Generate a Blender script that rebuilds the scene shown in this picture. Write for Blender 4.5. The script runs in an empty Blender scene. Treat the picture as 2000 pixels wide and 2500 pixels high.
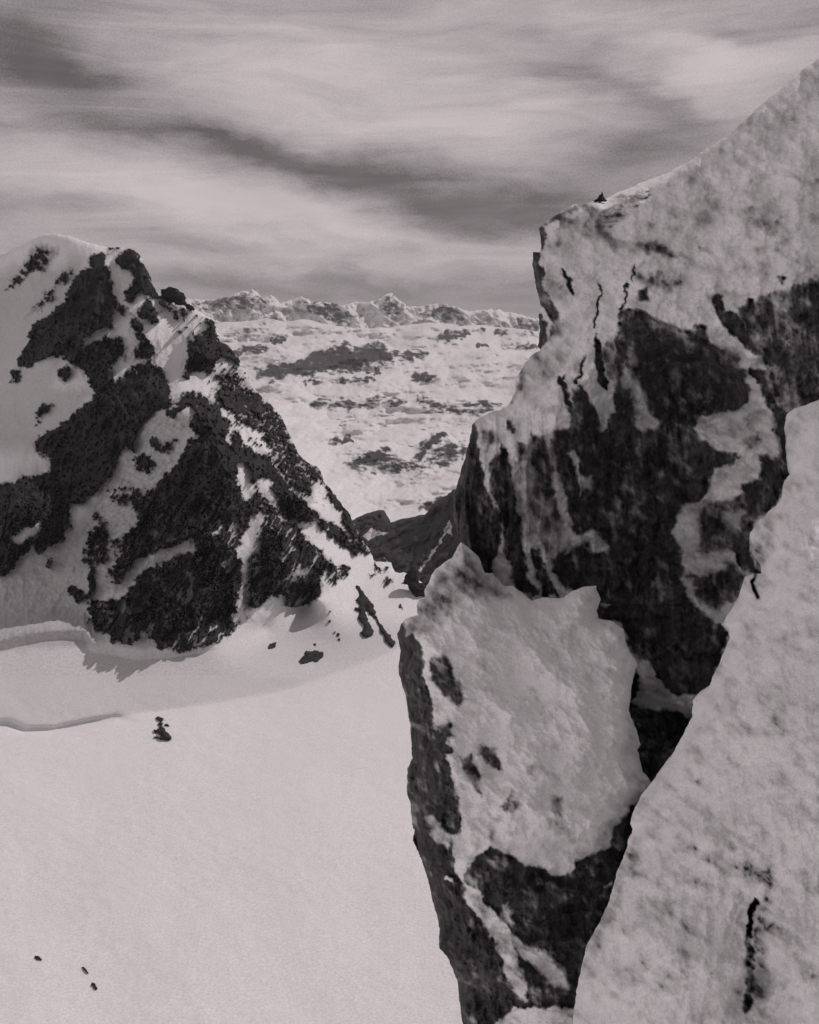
import bpy, math, random
import numpy as np
C = bpy.context.scene
COL = C.collection
# ------------------------------------------------------------------ camera
F, CX, HY = 2435.0, 1000.0, 812.0          # focal length, centre column and horizon row of a 2000 x 2500 frame
cam = bpy.data.cameras.new('camera'); cam_o = bpy.data.objects.new('camera', cam); COL.objects.link(cam_o)
cam_o.location = (0, 0, 0); cam_o.rotation_euler = (math.radians(90), 0, 0)
cam.sensor_fit = 'VERTICAL'; cam.sensor_height = 36; cam.lens = F/2500*36
cam.shift_y = -(1250-HY)/2500
cam.clip_start = 0.5; cam.clip_end = 80000
C.camera = cam_o
C.view_settings.view_transform = 'Standard'; C.view_settings.look = 'None'
C.view_settings.exposure = 0.0; C.view_settings.gamma = 1.0
TINT = (1.0, 0.893, 0.918)                   # warm toned light of the old print
# ------------------------------------------------------------------ sun
SUN = np.array((0.60, 0.44, 0.67)); SUN /= np.linalg.norm(SUN)
sl = bpy.data.lights.new('sun', 'SUN'); so = bpy.data.objects.new('sun', sl); COL.objects.link(so)
from mathutils import Vector, noise as mnoise
so.rotation_euler = Vector(SUN).to_track_quat('Z', 'Y').to_euler()
sl.energy = 2.15; sl.angle = math.radians(0.5); sl.color = TINT
# ------------------------------------------------------------------ sky with streaked cloud
W = bpy.data.worlds.new('World'); C.world = W; W.use_nodes = True
nt = W.node_tree; N = nt.nodes; L = nt.links; N.clear()
def nd(t, **k):
    n = N.new(t)
    for a, b in k.items(): setattr(n, a, b)
    return n
def math_(op, a, b=None, c=None, clamp=False):
    n = nd('ShaderNodeMath', operation=op, use_clamp=clamp)
    for i, v in enumerate((a, b, c)):
        if v is None: continue
        if isinstance(v, (int, float)): n.inputs[i].default_value = v
        else: L.new(v, n.inputs[i])
    return n.outputs[0]
out = nd('ShaderNodeOutputWorld'); bg = nd('ShaderNodeBackground'); L.new(bg.outputs[0], out.inputs[0])
sky = nd('ShaderNodeTexSky', sky_type='NISHITA'); sky.sun_disc = False
sky.sun_elevation = math.asin(SUN[2]); sky.sun_rotation = math.atan2(SUN[0], SUN[1])
sky.altitude = 3000
bw = nd('ShaderNodeRGBToBW'); L.new(sky.outputs[0], bw.inputs[0])
tc = nd('ShaderNodeTexCoord'); sx = nd('ShaderNodeSeparateXYZ'); L.new(tc.outputs['Generated'], sx.inputs[0])
X, Y, Z = sx.outputs
az = math_('ARCTAN2', X, Y)
hyp = math_('SQRT', math_('ADD', math_('MULTIPLY', X, X), math_('MULTIPLY', Y, Y)))
el = math_('DIVIDE', Z, math_('MAXIMUM', hyp, 0.05))
uv = nd('ShaderNodeCombineXYZ'); L.new(az, uv.inputs[0]); L.new(el, uv.inputs[1])
# wisps: noise stretched along the wind, used to warp and to break the cloud bands
def wnoise(sc, stretch, rot, detail, dist=0.0, rough=.5):
    m = nd('ShaderNodeMapping'); m.inputs['Rotation'].default_value = (0, 0, math.radians(rot))
    m.inputs['Scale'].default_value = (sc/stretch, sc, 1); L.new(uv.outputs[0], m.inputs[0])
    n = nd('ShaderNodeTexNoise'); n.inputs['Scale'].default_value = 1; n.inputs['Detail'].default_value = detail
    n.inputs['Roughness'].default_value = rough; n.inputs['Distortion'].default_value = dist
    L.new(m.outputs[0], n.inputs['Vector']); return n
w1 = wnoise(13, 2.0, 12, 8, 0, .62)
wv = nd('ShaderNodeVectorMath', operation='SUBTRACT'); L.new(w1.outputs['Color'], wv.inputs[0]); wv.inputs[1].default_value = (.5, .5, .5)
ws = nd('ShaderNodeVectorMath', operation='MULTIPLY'); L.new(wv.outputs[0], ws.inputs[0]); ws.inputs[1].default_value = (.15, .075, 0)
wa = nd('ShaderNodeVectorMath', operation='ADD'); L.new(uv.outputs[0], wa.inputs[0]); L.new(ws.outputs[0], wa.inputs[1])
# (x, y, half length, half width, tilt clockwise in degrees, weight): bands of thicker and thinner cloud
BANDS = [(820,210,520,170,8,.26),(1230,340,330,120,25,.12),(480,480,480,48,6,.22),(740,545,230,60,14,.22),(1150,620,420,45,4,.24),
 (250,430,300,50,4,.12),(1780,130,330,70,14,.24),(1750,220,160,50,20,.12),(500,630,500,26,3,.10),(100,530,220,50,0,.08),
 (130,180,260,60,12,-.24),(60,100,190,56,18,-.16),(300,440,260,24,4,-.10),(330,300,210,22,8,-.14),(590,345,170,30,10,-.20),(820,425,240,46,13,-.19),(1120,500,360,88,10,-.27),(1400,440,260,80,-18,-.15),(950,640,300,14,6,-.07),(60,300,160,20,4,-.10),(1480,215,200,26,16,-.20),(1330,120,120,20,20,-.10),
 (1640,340,260,70,-22,-.14),(1800,70,160,16,4,-.16),(120,505,180,18,2,-.12),(820,585,150,16,14,-.14),(800,700,700,26,1,-.15),(480,590,200,12,6,-.08),(380,670,160,18,2,-.07),(1000,560,240,16,4,-.06)]
tot = None
for (bx_, by_, a_, b_, t_, wt) in BANDS:
    u0 = math.atan((bx_-CX)/F); v0 = (HY-by_)/F*math.cos(u0)
    m = nd('ShaderNodeMapping', vector_type='TEXTURE'); m.inputs['Location'].default_value = (u0, v0, 0)
    m.inputs['Rotation'].default_value = (0, 0, -math.radians(t_)); m.inputs['Scale'].default_value = (a_/F, b_/F, 1)
    L.new(wa.outputs[0], m.inputs[0])
    ln = nd('ShaderNodeVectorMath', operation='DOT_PRODUCT'); L.new(m.outputs[0], ln.inputs[0]); L.new(m.outputs[0], ln.inputs[1])
    e = math_('EXPONENT', math_('MULTIPLY', ln.outputs['Value'], -0.7))
    tot = math_('MULTIPLY_ADD', e, wt, tot if tot is not None else 0.0)
wisp = wnoise(30, 6, 10, 9, .8, .66); soft = wnoise(5, 2.5, 12, 4); grain = wnoise(520, 1, 0, 2)
val = math_('ADD', tot, math_('MULTIPLY', math_('SUBTRACT', wisp.outputs[0], .5), .40))
val = math_('ADD', val, math_('MULTIPLY', math_('SUBTRACT', soft.outputs[0], .5), .24))
val = math_('ADD', val, math_('MULTIPLY', math_('SUBTRACT', grain.outputs[0], .5), .26))  # finest noise, put into the cloud brightness to imitate film grain
cov = math_('MULTIPLY', math_('ADD', math_('MULTIPLY', val, 1.28), .35), 1.33, clamp=True)      # cloud cover 0..1
clear = math_('MINIMUM', math_('MULTIPLY', bw.outputs[0], .35), 2.0)
lum = math_('ADD', math_('ADD', math_('MULTIPLY', cov, 4.15), math_('MULTIPLY', math_('ADD', math_('SUBTRACT', wisp.outputs[0], .5), math_('SUBTRACT', w1.outputs[0], .5)), 1.6)), math_('ADD', 1.12, math_('MULTIPLY', clear, .25)))
zr = nd('ShaderNodeMapRange', interpolation_type='SMOOTHSTEP'); L.new(el, zr.inputs[0]); zr.inputs[1].default_value = .36; zr.inputs[2].default_value = 1.2; zr.inputs[3].default_value = 1; zr.inputs[4].default_value = .45
lum = math_('MULTIPLY', lum, zr.outputs[0])
kd = math_('ADD', math_('ADD', math_('MULTIPLY', X, -.66), math_('MULTIPLY', Y, -.40)), math_('MULTIPLY', Z, .64))
br = nd('ShaderNodeMapRange', interpolation_type='SMOOTHSTEP'); L.new(kd, br.inputs[0]); br.inputs[1].default_value = .35; br.inputs[2].default_value = .95; br.inputs[3].default_value = 1; br.inputs[4].default_value = 2.3
lum = math_('MULTIPLY', lum, br.outputs[0])      # bright lobe added to the unseen sky behind-left, a soft key for shaded rock
tn = nd('ShaderNodeVectorMath', operation='SCALE'); tn.inputs[0].default_value = TINT; L.new(lum, tn.inputs['Scale'])
L.new(tn.outputs[0], bg.inputs[0]); bg.inputs[1].default_value = 0.1

# ------------------------------------------------------------------ helpers
def fbm(x, y, z=0.0, oct=5, seed=0, ridged=False, lac=2.03, gain=.5):
    """gradient noise on arrays, about -1..1"""
    x = np.asarray(x, float); y = np.asarray(y, float)
    tot = np.zeros(x.shape); amp = 1.0; norm = 0
    for o in range(oct):
        rs = np.random.RandomState(seed*31+o); g = rs.rand(256)*2*np.pi; perm = rs.permutation(256)
        xs = x*lac**o + o*17.3+seed*3.1; ys = y*lac**o - o*9.7+seed*5.7
        xi = np.floor(xs).astype(int); yi = np.floor(ys).astype(int); fx = xs-xi; fy = ys-yi
        sx_ = fx*fx*fx*(fx*(fx*6-15)+10); sy_ = fy*fy*fy*(fy*(fy*6-15)+10)
        def gr(a, b, dx, dy):
            h = g[perm[(perm[a & 255]+b) & 255]]; return np.cos(h)*dx+np.sin(h)*dy
        n = (gr(xi, yi, fx, fy)*(1-sx_)+gr(xi+1, yi, fx-1, fy)*sx_)*(1-sy_) + (gr(xi, yi+1, fx, fy-1)*(1-sx_)+gr(xi+1, yi+1, fx-1, fy-1)*sx_)*sy_
        n *= 1.5
        if ridged: n = 1-2*np.abs(n)
        tot += n*amp; norm += amp; amp *= gain
    return tot/norm
def tr(ox, oy, s): return lambda pts: [(ox+x*s, oy+y*s) for x, y in pts]
K = 1000/1725
C1, C2, C3, C4 = tr(0, 500, K), tr(0, 1000, K), tr(1000, 400, K), tr(1000, 1000, K)
C5, C6 = tr(900, 1500, 1100/1725), tr(900, 1950, 1100/1725)
Z1, Z4 = tr(450, 680, 900/1725), tr(850, 1350, 250/1725)
def sdist(px, py, poly, cut=60.0):
    """signed distance to a polygon (positive inside), evaluated near the polygon only"""
    P = np.array(poly, float); x0, y0 = P.min(0)-cut; x1, y1 = P.max(0)+cut
    d = np.full(px.shape, -cut); m = (px > x0) & (px < x1) & (py > y0) & (py < y1)
    if not m.any(): return d
    qx = px[m]; qy = py[m]; best = np.full(qx.shape, 1e18); ins = np.zeros(qx.shape, bool)
    for i in range(len(P)):
        ax, ay = P[i]; bx, by = P[(i+1) % len(P)]; ex, ey = bx-ax, by-ay; l2 = ex*ex+ey*ey+1e-9
        t = np.clip(((qx-ax)*ex+(qy-ay)*ey)/l2, 0, 1)
        best = np.minimum(best, (qx-ax-t*ex)**2+(qy-ay-t*ey)**2)
        c = ((ay > qy) != (by > qy)); 
        if c.any():
            xx = ax+(qy-ay)/(by-ay if by != ay else 1e-9)*ex; ins ^= (c & (qx < xx))
    r = np.sqrt(best); d[m] = np.where(ins, r, -r); return d
def ldist(px, py, pts):
    best = np.full(px.shape, 1e18)
    for (ax, ay), (bx, by) in zip(pts[:-1], pts[1:]):
        ex, ey = bx-ax, by-ay; t = np.clip(((px-ax)*ex+(py-ay)*ey)/(ex*ex+ey*ey+1e-9), 0, 1)
        best = np.minimum(best, (px-ax-t*ex)**2+(py-ay-t*ey)**2)
    return np.sqrt(best)
def sstep(a, b, x):
    t = np.clip((x-a)/(b-a), 0, 1); return t*t*(3-2*t)
def paint(px, py, items, base=0.0, wob=6.0, wsc=22.0, seed=5, sm=1.0, oc=4, gn=.5):
    """rock cover 0..1: traced patches with frayed edges, later ones over earlier ones"""
    wx = px+fbm(px/wsc, py/wsc, oct=oc, seed=seed, gain=gn)*wob; wy = py+fbm(px/wsc, py/wsc, oct=oc, seed=seed+1, gain=gn)*wob
    r = np.full(px.shape, float(base))
    for it in items:
        poly, v, s = it[:3]; s = s*sm
        if len(it) > 3: m = 1-sstep(it[3]-s, it[3]+s, ldist(wx, wy, poly))
        else:
            d_ = sdist(wx, wy, poly, 60+s); m = sstep(-s, min(s, max(.6*d_.max(), 1)), d_)
        r = r*(1-m)+v*m
    return r
def curve(pts, sig):
    """a traced line as a smooth function of x"""
    t = np.arange(-1200, 4600, 4.); v = np.interp(t, [p[0] for p in pts], [p[1] for p in pts]); k = np.exp(-.5*(np.arange(-3*sig, 3*sig+1, 4.)/sig)**2); k /= k.sum(); n = len(k)//2
    v = np.convolve(np.concatenate([np.full(n, v[0]), v, np.full(n, v[-1])]), k, 'valid')[:len(t)]
    return lambda x: np.interp(x, t[:len(v)], v)
def rbf(ctrl, eps=.0004):
    P = np.array(ctrl, float); p = P[:, :2]/500; v = P[:, 2]; n = len(p)
    A = np.zeros((n+3, n+3)); A[:n, :n] = np.sqrt(((p[:, None]-p[None])**2).sum(-1)+eps)
    A[:n, n] = 1; A[:n, n+1:] = p; A[n:, :n] = A[:n, n:].T
    w = np.linalg.solve(A, np.concatenate([v, [0, 0, 0]]))
    def f(x, y):
        x = x/500; y = y/500; r = w[n]+w[n+1]*x+w[n+2]*y
        for i in range(n): r = r+w[i]*np.sqrt((x-p[i, 0])**2+(y-p[i, 1])**2+eps)
        return r
    return f
def mesh_obj(name, V, Q, mat, attr=None, smooth=True, parent=None):
    me = bpy.data.meshes.new(name); V = np.asarray(V, np.float32); Q = np.asarray(Q, np.int32)
    k = Q.shape[1]
    me.vertices.add(len(V)); me.vertices.foreach_set('co', V.ravel())
    me.loops.add(Q.size); me.loops.foreach_set('vertex_index', Q.ravel())
    me.polygons.add(len(Q)); me.polygons.foreach_set('loop_start', np.arange(0, Q.size, k, dtype=np.int32))
    me.update(calc_edges=True)
    if attr is not None:
        a = me.attributes.new('rock', 'FLOAT', 'POINT'); a.data.foreach_set('value', np.asarray(attr, np.float32))
    me.polygons.foreach_set('use_smooth', np.full(len(Q), smooth)); me.validate()
    o = bpy.data.objects.new(name, me); me.materials.append(mat); COL.objects.link(o)
    if parent is not None: o.parent = parent
    return o
def tag(o, label=None, cat=None, group=None, kind=None):
    for k, v in (('label', label), ('category', cat), ('group', group), ('kind', kind)):
        if v: o[k] = v
    return o
def relief(outline, depth, rock, step, back, edge=4.0, esc=14.0, seed=1, rnd=(18., .03), bounds=None, drop=0., dropx=0):
    """a solid whose visible outline is the traced one: front surface at its own distances, wrapped back by `back` metres"""
    P = np.array(outline); x0, y0 = P.min(0)-3*step; x1, y1 = P.max(0)+3*step
    if bounds: x0, y0, x1, y1 = max(x0, bounds[0]), max(y0, bounds[1]), min(x1, bounds[2]), min(y1, bounds[3])
    def axis(a, b, lo, hi): return np.concatenate([np.arange(a, lo, 24.) if a < lo else [], np.arange(max(a, lo), min(b, hi), step), np.arange(max(hi, a), min(b, hi+600), 7.) if b > hi else [], np.arange(max(hi+600, a), b, 24.) if b > hi+600 else []])
    xs, ys = axis(x0, x1, -60, 2060), axis(y0, y1, -60, 2560); gx, gy = np.meshgrid(xs, ys); H, Wd = gx.shape
    sd = sdist(gx, gy, outline, 200.0)
    sd = sd + fbm(gx/esc, gy/esc, oct=4, seed=seed)*edge + fbm(gx/esc/5, gy/esc/5, oct=2, seed=seed+9)*edge*.8
    g1, g0 = np.gradient(sd, ys, xs); gl = np.maximum(g0*g0+g1*g1, .3)
    ins = sd > 0; q = ins[:-1, :-1] | ins[1:, :-1] | ins[:-1, 1:] | ins[1:, 1:]
    snap = (~ins) & (sd > -2.5*step)
    X_ = np.where(snap, gx-np.clip(sd*g0/gl, -2*step, 2*step), gx); Y_ = np.where(snap, gy-np.clip(sd*g1/gl, -2*step, 2*step), gy)
    r = rock(X_, Y_); D = depth(X_, Y_, r)
    t = np.clip(1-np.maximum(sd, 0)/rnd[0], 0, 1); D = D*(1+rnd[1]*(1-np.sqrt(1-t*t*.98)))
    idx = np.arange(H*Wd).reshape(H, Wd)
    Q = np.stack([idx[:-1, :-1][q], idx[1:, :-1][q], idx[1:, 1:][q], idx[:-1, 1:][q]], 1)
    upw = (np.clip(g1/np.sqrt(g0*g0+g1*g1+1e-6), 0, 1)**2*(sstep(dropx, dropx+60, gx) if dropx else 1)).ravel(); atb = np.zeros((H, Wd), bool); atb[[0, -1]] = True; atb[:, [0, -1]] = True; atb = atb.ravel()
    X_, Y_, D, r = X_.ravel(), Y_.ravel(), D.ravel(), r.ravel()
    V = np.stack([(X_-CX)/F*D, D, (HY-Y_)/F*D], 1)
    # skirt round the rim, going back and slightly inward
    E = np.concatenate([Q[:, [0, 1]], Q[:, [1, 2]], Q[:, [2, 3]], Q[:, [3, 0]]]); key = np.sort(E, 1)
    k64 = key[:, 0].astype(np.int64)*(H*Wd)+key[:, 1]; u, inv, cnt = np.unique(k64, return_inverse=True, return_counts=True)
    B = E[cnt[inv.ravel()] == 1]; B = B[~(atb[B[:, 0]] & atb[B[:, 1]])]
    used = np.unique(Q); remap = -np.ones(H*Wd, int); remap[used] = np.arange(len(used))
    V = V[used]; r = r[used]; upw = upw[used]; Q = remap[Q]; B = remap[B]
    if back:
        bv = np.unique(B); cur = {}; cx, cz = V[:, 0].mean(), V[:, 2].mean(); prev = np.arange(len(V))
        for kk, (db, sh) in enumerate(((.2, .004), (1., .05))):
            nv = V[bv].copy(); jit = fbm(nv[:, 0]/back*3, nv[:, 2]/back*3, oct=3, seed=seed+kk+3)
            nv *= (1+back*db*(1+.25*jit)/np.maximum(nv[:, 1], 1))[:, None]; c0 = nv.mean(0); nv[:, 0] += (c0[0]-nv[:, 0])*sh; nv[:, 2] += (c0[2]-nv[:, 2])*sh-drop*db*upw[bv]
            m = prev.copy(); nm = -np.ones(len(V)+len(nv), int); nm[bv] = np.arange(len(V), len(V)+len(nv))
            a0, b0 = B[:, 0], B[:, 1]
            A0 = a0 if kk == 0 else last[a0]; B0 = b0 if kk == 0 else last[b0]
            Q = np.concatenate([Q, np.stack([B0, A0, nm[a0], nm[b0]], 1)]); last = nm
            V = np.concatenate([V, nv]); r = np.concatenate([r, r[bv]])
    return V, Q, r
# ------------------------------------------------------------------ materials
def material(name, snow=.74, rockc=(.030, .055), nscale=.1, fray=.35, sharp=.08, bump=.4, bscale=None, mottle=.0, soft_mix=False, dist=1.0, rdist=1.0, snow_shade=0.0, strata=0.0, film_grain=0.0):
    m = bpy.data.materials.new(name); m.use_nodes = True; t = m.node_tree; n = t.nodes; l = t.links
    b = n['Principled BSDF']; b.inputs['Roughness'].default_value = .9; b.inputs['Specular IOR Level'].default_value = .15
    at = n.new('ShaderNodeAttribute'); at.attribute_name = 'rock'  # rock cover; on peak and snowfield it also carries the painted snow shade
    co = n.new('ShaderNodeTexCoord')
    def nz(sc, det=6, rough=.6, typ='ShaderNodeTexNoise'):
        k = n.new(typ); k.inputs['Scale'].default_value = sc; k.inputs['Detail'].default_value = det; k.inputs['Roughness'].default_value = rough
        l.new(co.outputs['Object'], k.inputs['Vector']); return k
    def mt(op, a, b_=None, c=None, clamp=False):
        k = n.new('ShaderNodeMath'); k.operation = op; k.use_clamp = clamp
        for i, v in enumerate((a, b_, c)):
            if v is None: continue
            if isinstance(v, (int, float)): k.inputs[i].default_value = v
            else: l.new(v, k.inputs[i])
        return k.outputs[0]
    na = nz(nscale, 8, .68); nb = nz(nscale*5, 5, .6); nc = nz(nscale*.35, 4)
    f = mt('ADD', at.outputs['Fac'], mt('MULTIPLY', mt('SUBTRACT', na.outputs[0], .5), fray*2))
    mr = n.new('ShaderNodeMapRange'); mr.interpolation_type = 'SMOOTHSTEP'; l.new(f, mr.inputs[0])
    mr.inputs[1].default_value = .5-sharp; mr.inputs[2].default_value = .5+sharp; fac = mr.outputs[0]
    rc = n.new('ShaderNodeMapRange'); l.new(nb.outputs[0], rc.inputs[0]); rc.inputs[1].default_value = .3; rc.inputs[2].default_value = .7
    rc.inputs[3].default_value = rockc[0]; rc.inputs[4].default_value = rockc[1]
    if snow_shade: snow = mt('MULTIPLY', snow, mt('SUBTRACT', 1.0, mt('MULTIPLY', mt('MINIMUM', at.outputs['Fac'], .4), snow_shade)))   # painted shade: snow colour darkens with the attribute, up to a cap
    rk = rc.outputs[0]
    if strata:                                             # beds and joints of paler and darker stone, dipping to the left
        mp = n.new('ShaderNodeMapping'); mp.inputs['Rotation'].default_value = (0, math.radians(38 if strata < .1 else 8), 0); mp.inputs['Scale'].default_value = (1, 1, 3.2) if strata < .1 else (2.2, 1, .45); l.new(co.outputs['Object'], mp.inputs[0])
        ns = n.new('ShaderNodeTexNoise'); ns.inputs['Scale'].default_value = strata; ns.inputs['Detail'].default_value = 7; ns.inputs['Roughness'].default_value = .7; l.new(mp.outputs[0], ns.inputs['Vector'])
        ms_ = n.new('ShaderNodeMapRange'); l.new(ns.outputs[0], ms_.inputs[0]); ms_.inputs[1].default_value = .35; ms_.inputs[2].default_value = .7; ms_.inputs[3].default_value = .45; ms_.inputs[4].default_value = 2.0
        rk = mt('MULTIPLY', rk, ms_.outputs[0])
    sn = mt('ADD', snow, mt('MULTIPLY', mt('SUBTRACT', nc.outputs[0], .5), mottle))
    sn = mt('ADD', sn, mt('MULTIPLY', mt('SUBTRACT', nb.outputs[0], .5), mottle*.8))
    mx = mt('ADD', mt('MULTIPLY', sn, mt('SUBTRACT', 1.0, fac)), mt('MULTIPLY', rk, fac))
    if film_grain:                                              # film grain imitated by fine noise in the colour of snow and rock alike
        ng = nz(film_grain, 2, .6); mx = mt('MULTIPLY', mx, mt('MULTIPLY_ADD', mt('SUBTRACT', ng.outputs[0], .5), .62, 1.0))
    cc = n.new('ShaderNodeCombineColor')
    for i in range(3): l.new(mx, cc.inputs[i])
    l.new(cc.outputs[0], b.inputs['Base Color'])
    # relief: coarse stone on the rock, fine wind crust on the snow
    bs = bscale or nscale*3
    n1 = nz(bs, 8, .65); n2 = nz(bs*9, 4, .7)
    h = mt('ADD', mt('MULTIPLY', n1.outputs[0], mt('MULTIPLY_ADD', fac, rdist*.9, .18)), mt('MULTIPLY', n2.outputs[0], .05))
    bp = n.new('ShaderNodeBump'); bp.inputs['Strength'].default_value = bump; bp.inputs['Distance'].default_value = dist
    l.new(h, bp.inputs['Height']); l.new(bp.outputs[0], b.inputs['Normal'])
    return m
M_peak = material('snowy_rock_far', nscale=.035, fray=.22, sharp=.06, bump=.45, dist=3.5, bscale=.10, rockc=(.014, .034), mottle=.08, snow_shade=1.45, strata=.018, film_grain=0.42)
M_field = material('snowfield_snow', snow=.76, nscale=.02, fray=.1, sharp=.05, bump=.25, dist=.5, bscale=.35, mottle=.08, snow_shade=1.45, film_grain=0.75)
M_range = material('snowy_range', nscale=.006, fray=.5, sharp=.26, bump=.30, dist=12, bscale=.010, rockc=(.03, .08), mottle=.10, snow=.76, film_grain=0.055)
M_ridge = material('wooded_ridge', nscale=.02, fray=.15, sharp=.10, bump=.7, dist=8, bscale=.05, rockc=(.03, .06), snow=.55, film_grain=0.2)
M_crag = material('rimed_crag', nscale=.35, fray=.22, sharp=.46, bump=.28, dist=.3, bscale=.9, rockc=(.024, .085), mottle=.26, snow=.80, strata=.55, film_grain=9)
M_pin = material('rimed_pinnacle', nscale=.4, fray=.22, sharp=.46, bump=.5, dist=.35, bscale=.9, rockc=(.024, .09), mottle=.28, snow=.93, strata=.6, film_grain=12)
M_slope = material('near_snow', nscale=.5, fray=.25, sharp=.45, bump=.4, dist=.22, bscale=1.0, rockc=(.03, .06), mottle=.26, snow=.84, film_grain=20)
M_stone = material('dark_stone', nscale=.3, fray=.1, sharp=.1, bump=.8, dist=.8, rockc=(.014, .04), strata=.05)

# ------------------------------------------------------------------ the peak on the left and the col
SIL = C1([(-260, 330), (-100, 250), (35, 198), (60, 182), (130, 147), (180, 128), (230, 122), (290, 130), (350, 150), (420, 172), (470, 180), (500, 178), (560, 188), (590, 215), (605, 250), (620, 290),
  (640, 330), (660, 365), (680, 385), (760, 412), (820, 440), (850, 455), (870, 480), (900, 490), (915, 530), (925, 575), (960, 590), (985, 620), (1010, 650), (1020, 680), (1045, 720), (1070, 770), (1095, 800),
  (1130, 830), (1160, 860), (1190, 900), (1215, 960), (1235, 1000)]) + C2([(1240, 150), (1265, 195), (1310, 230), (1340, 235), (1360, 280), (1365, 305), (1395, 330), (1420, 375), (1450, 410), (1480, 450),
  (1500, 500), (1530, 550), (1555, 590), (1570, 620)]) + Z4([(410, 60), (430, 130), (490, 150), (720, 160), (740, 220), (790, 320), (880, 340), (940, 320), (1100, 420), (1250, 500), (1500, 700), (2200, 1100)])
PEAK_OUT = SIL + [(1300, 1500), (1300, 1660), (-150, 1660)]
CT = [(-150, 640, 1820), (20, 618, 1710), (140, 575, 1620), (260, 610, 1560), (330, 610, 1530), (400, 715, 1500), (530, 790, 1500), (620, 880, 1500), (700, 1010, 1500), (790, 1160, 1480), (860, 1280, 1450), (900, 1350, 1410),
 (985, 1400, 1390), (1200, 1500, 1330),
 (1300, 1660, 1080), (985, 1660, 1005), (600, 1660, 983), (300, 1660, 960), (-150, 1660, 950), (985, 1540, 1180), (800, 1560, 1150), (880, 1440, 1300), (750, 1480, 1230), (650, 1540, 1160),
 (300, 1600, 995), (450, 1600, 1000), (200, 1590, 995), (560, 1560, 1080), (640, 1500, 1150), (760, 1450, 1245), (60, 1580, 995), (-150, 1580, 1000),
 # front walls
 (450, 1545, 1010), (300, 1540, 1010), (300, 1400, 1090), (400, 1350, 1082), (480, 1200, 1132), (560, 1350, 1092), (560, 1150, 1155), (600, 1490, 1110), (520, 1020, 1210), (440, 1000, 1205),
 (330, 1200, 1185), (240, 1350, 1140), (230, 1450, 1085), (610, 1300, 1150), (600, 1400, 1130), (680, 1300, 1190), (720, 1400, 1185), (770, 1460, 1200), (650, 1200, 1230), (700, 1260, 1290), (800, 1320, 1330), (850, 1360, 1350),
 (760, 1240, 1290), (690, 1130, 1310), (640, 1050, 1340), (560, 930, 1400), (480, 890, 1420), (430, 800, 1462), (400, 760, 1482), (490, 870, 1410), (530, 830, 1470), (510, 790, 1482), (470, 840, 1430),
 (350, 760, 1435), (330, 850, 1400), (300, 900, 1380), (400, 930, 1380), (250, 850, 1400), (250, 650, 1500), (150, 800, 1430), (100, 880, 1440), (200, 950, 1370), (250, 1050, 1300), (170, 1130, 1310), (130, 1180, 1280),
 (250, 1180, 1225), (330, 1080, 1255), (380, 1000, 1290), (170, 1240, 1230), (100, 1290, 1165), (40, 1230, 1168), (100, 1400, 1150), (-100, 1400, 1230), (-100, 1100, 1540), (40, 1000, 1490), (-100, 850, 1660), (20, 750, 1610),
 (100, 650, 1590), (280, 720, 1490), (310, 660, 1505), (20, 1500, 1085), (180, 1500, 1075), (150, 1300, 1195)]
peak_rbf = rbf(CT)
CR1 = 1.0
SHADE_EDGE = [(-200, 1600), (23, 1583), (127, 1560), (205, 1562), (224, 1590), (335, 1614), (460, 1602), (560, 1575), (640, 1545), (760, 1480)]  # traced shadow edge; the bank above it is shaped to hold the shade
CR = [(-300, 1770), (20, 1772), (90, 1787), (200, 1768), (300, 1745), (420, 1733), (560, 1712), (700, 1685), (830, 1645), (930, 1600), (1000, 1570), (1300, 1500)]
CRf = curve(CR, 55.)
def flat(x, y):
    """level glacier, and above the crest line CR a slope rising towards the peak"""
    t = np.maximum((y-HY)/F, .05); cy = CRf(x)
    Dl = 350/((cy-HY)/F); lo = 350/t; hi = (350+.33*Dl)/(t+.33)
    return np.minimum(lo, hi)
def shelf_shade(x, y):
    """painted shade: greyer snow on the upper shelf, none below the crest line"""
    return .12*sstep(-6, 10, CRf(x)-y+fbm(x/60, y/14, oct=4, seed=47)*7)*sstep(-200, 250, x)  # shade of the tilted snow put into its colour
def ground(x, y):
    """mountain foot and glacier in one: flat ice below the shadow edge, above it a steep bank added to lie in shade"""
    d = peak_rbf(x, y); fl = flat(x, y)
    w = sstep(1560, 1660, y); base = d*(1-w)+fl*w
    ly = np.interp(x, [p[0] for p in SHADE_EDGE], [p[1] for p in SHADE_EDGE]) + fbm(x/60, x*0+.3, oct=3, seed=43)*6
    dl = flat(x, ly); up = ly-y; k = sstep(620, 500, x)
    shade_bank = np.where(up > 0, dl+np.minimum(up, 18)*.10+.016*np.maximum(up-18, 0)**2, fl)
    m = sstep(85, 15, up)*k
    return base*(1-m)+shade_bank*m
def peak_depth(x, y, r):
    d = ground(x, y)
    w = sstep(1640, 1500, y)                                # fades into the glacier
    a, b = (x*.80+y*.60), (x*-.60+y*.80)                    # the strata dip to the left
    rib = fbm(a/70, b/190, oct=5, seed=11, ridged=True)     # buttresses
    rib2 = fbm(x/45, y/75, oct=5, seed=12, ridged=True)
    fine = fbm(a/13, b/30, oct=4, seed=14, ridged=True)
    rr = sstep(.40, .75, r)
    w = w*sstep(0, 60, np.interp(x, [p[0] for p in SHADE_EDGE], [p[1] for p in SHADE_EDGE])-y)
    d = d - w*(rib*22+rib2*13)*(.25+.75*rr) - rr*(1.5+fine*2.8)
    d = d + fbm(x/60, y/60, oct=4, seed=15)*2.0*(1-rr)*w
    return d
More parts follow.
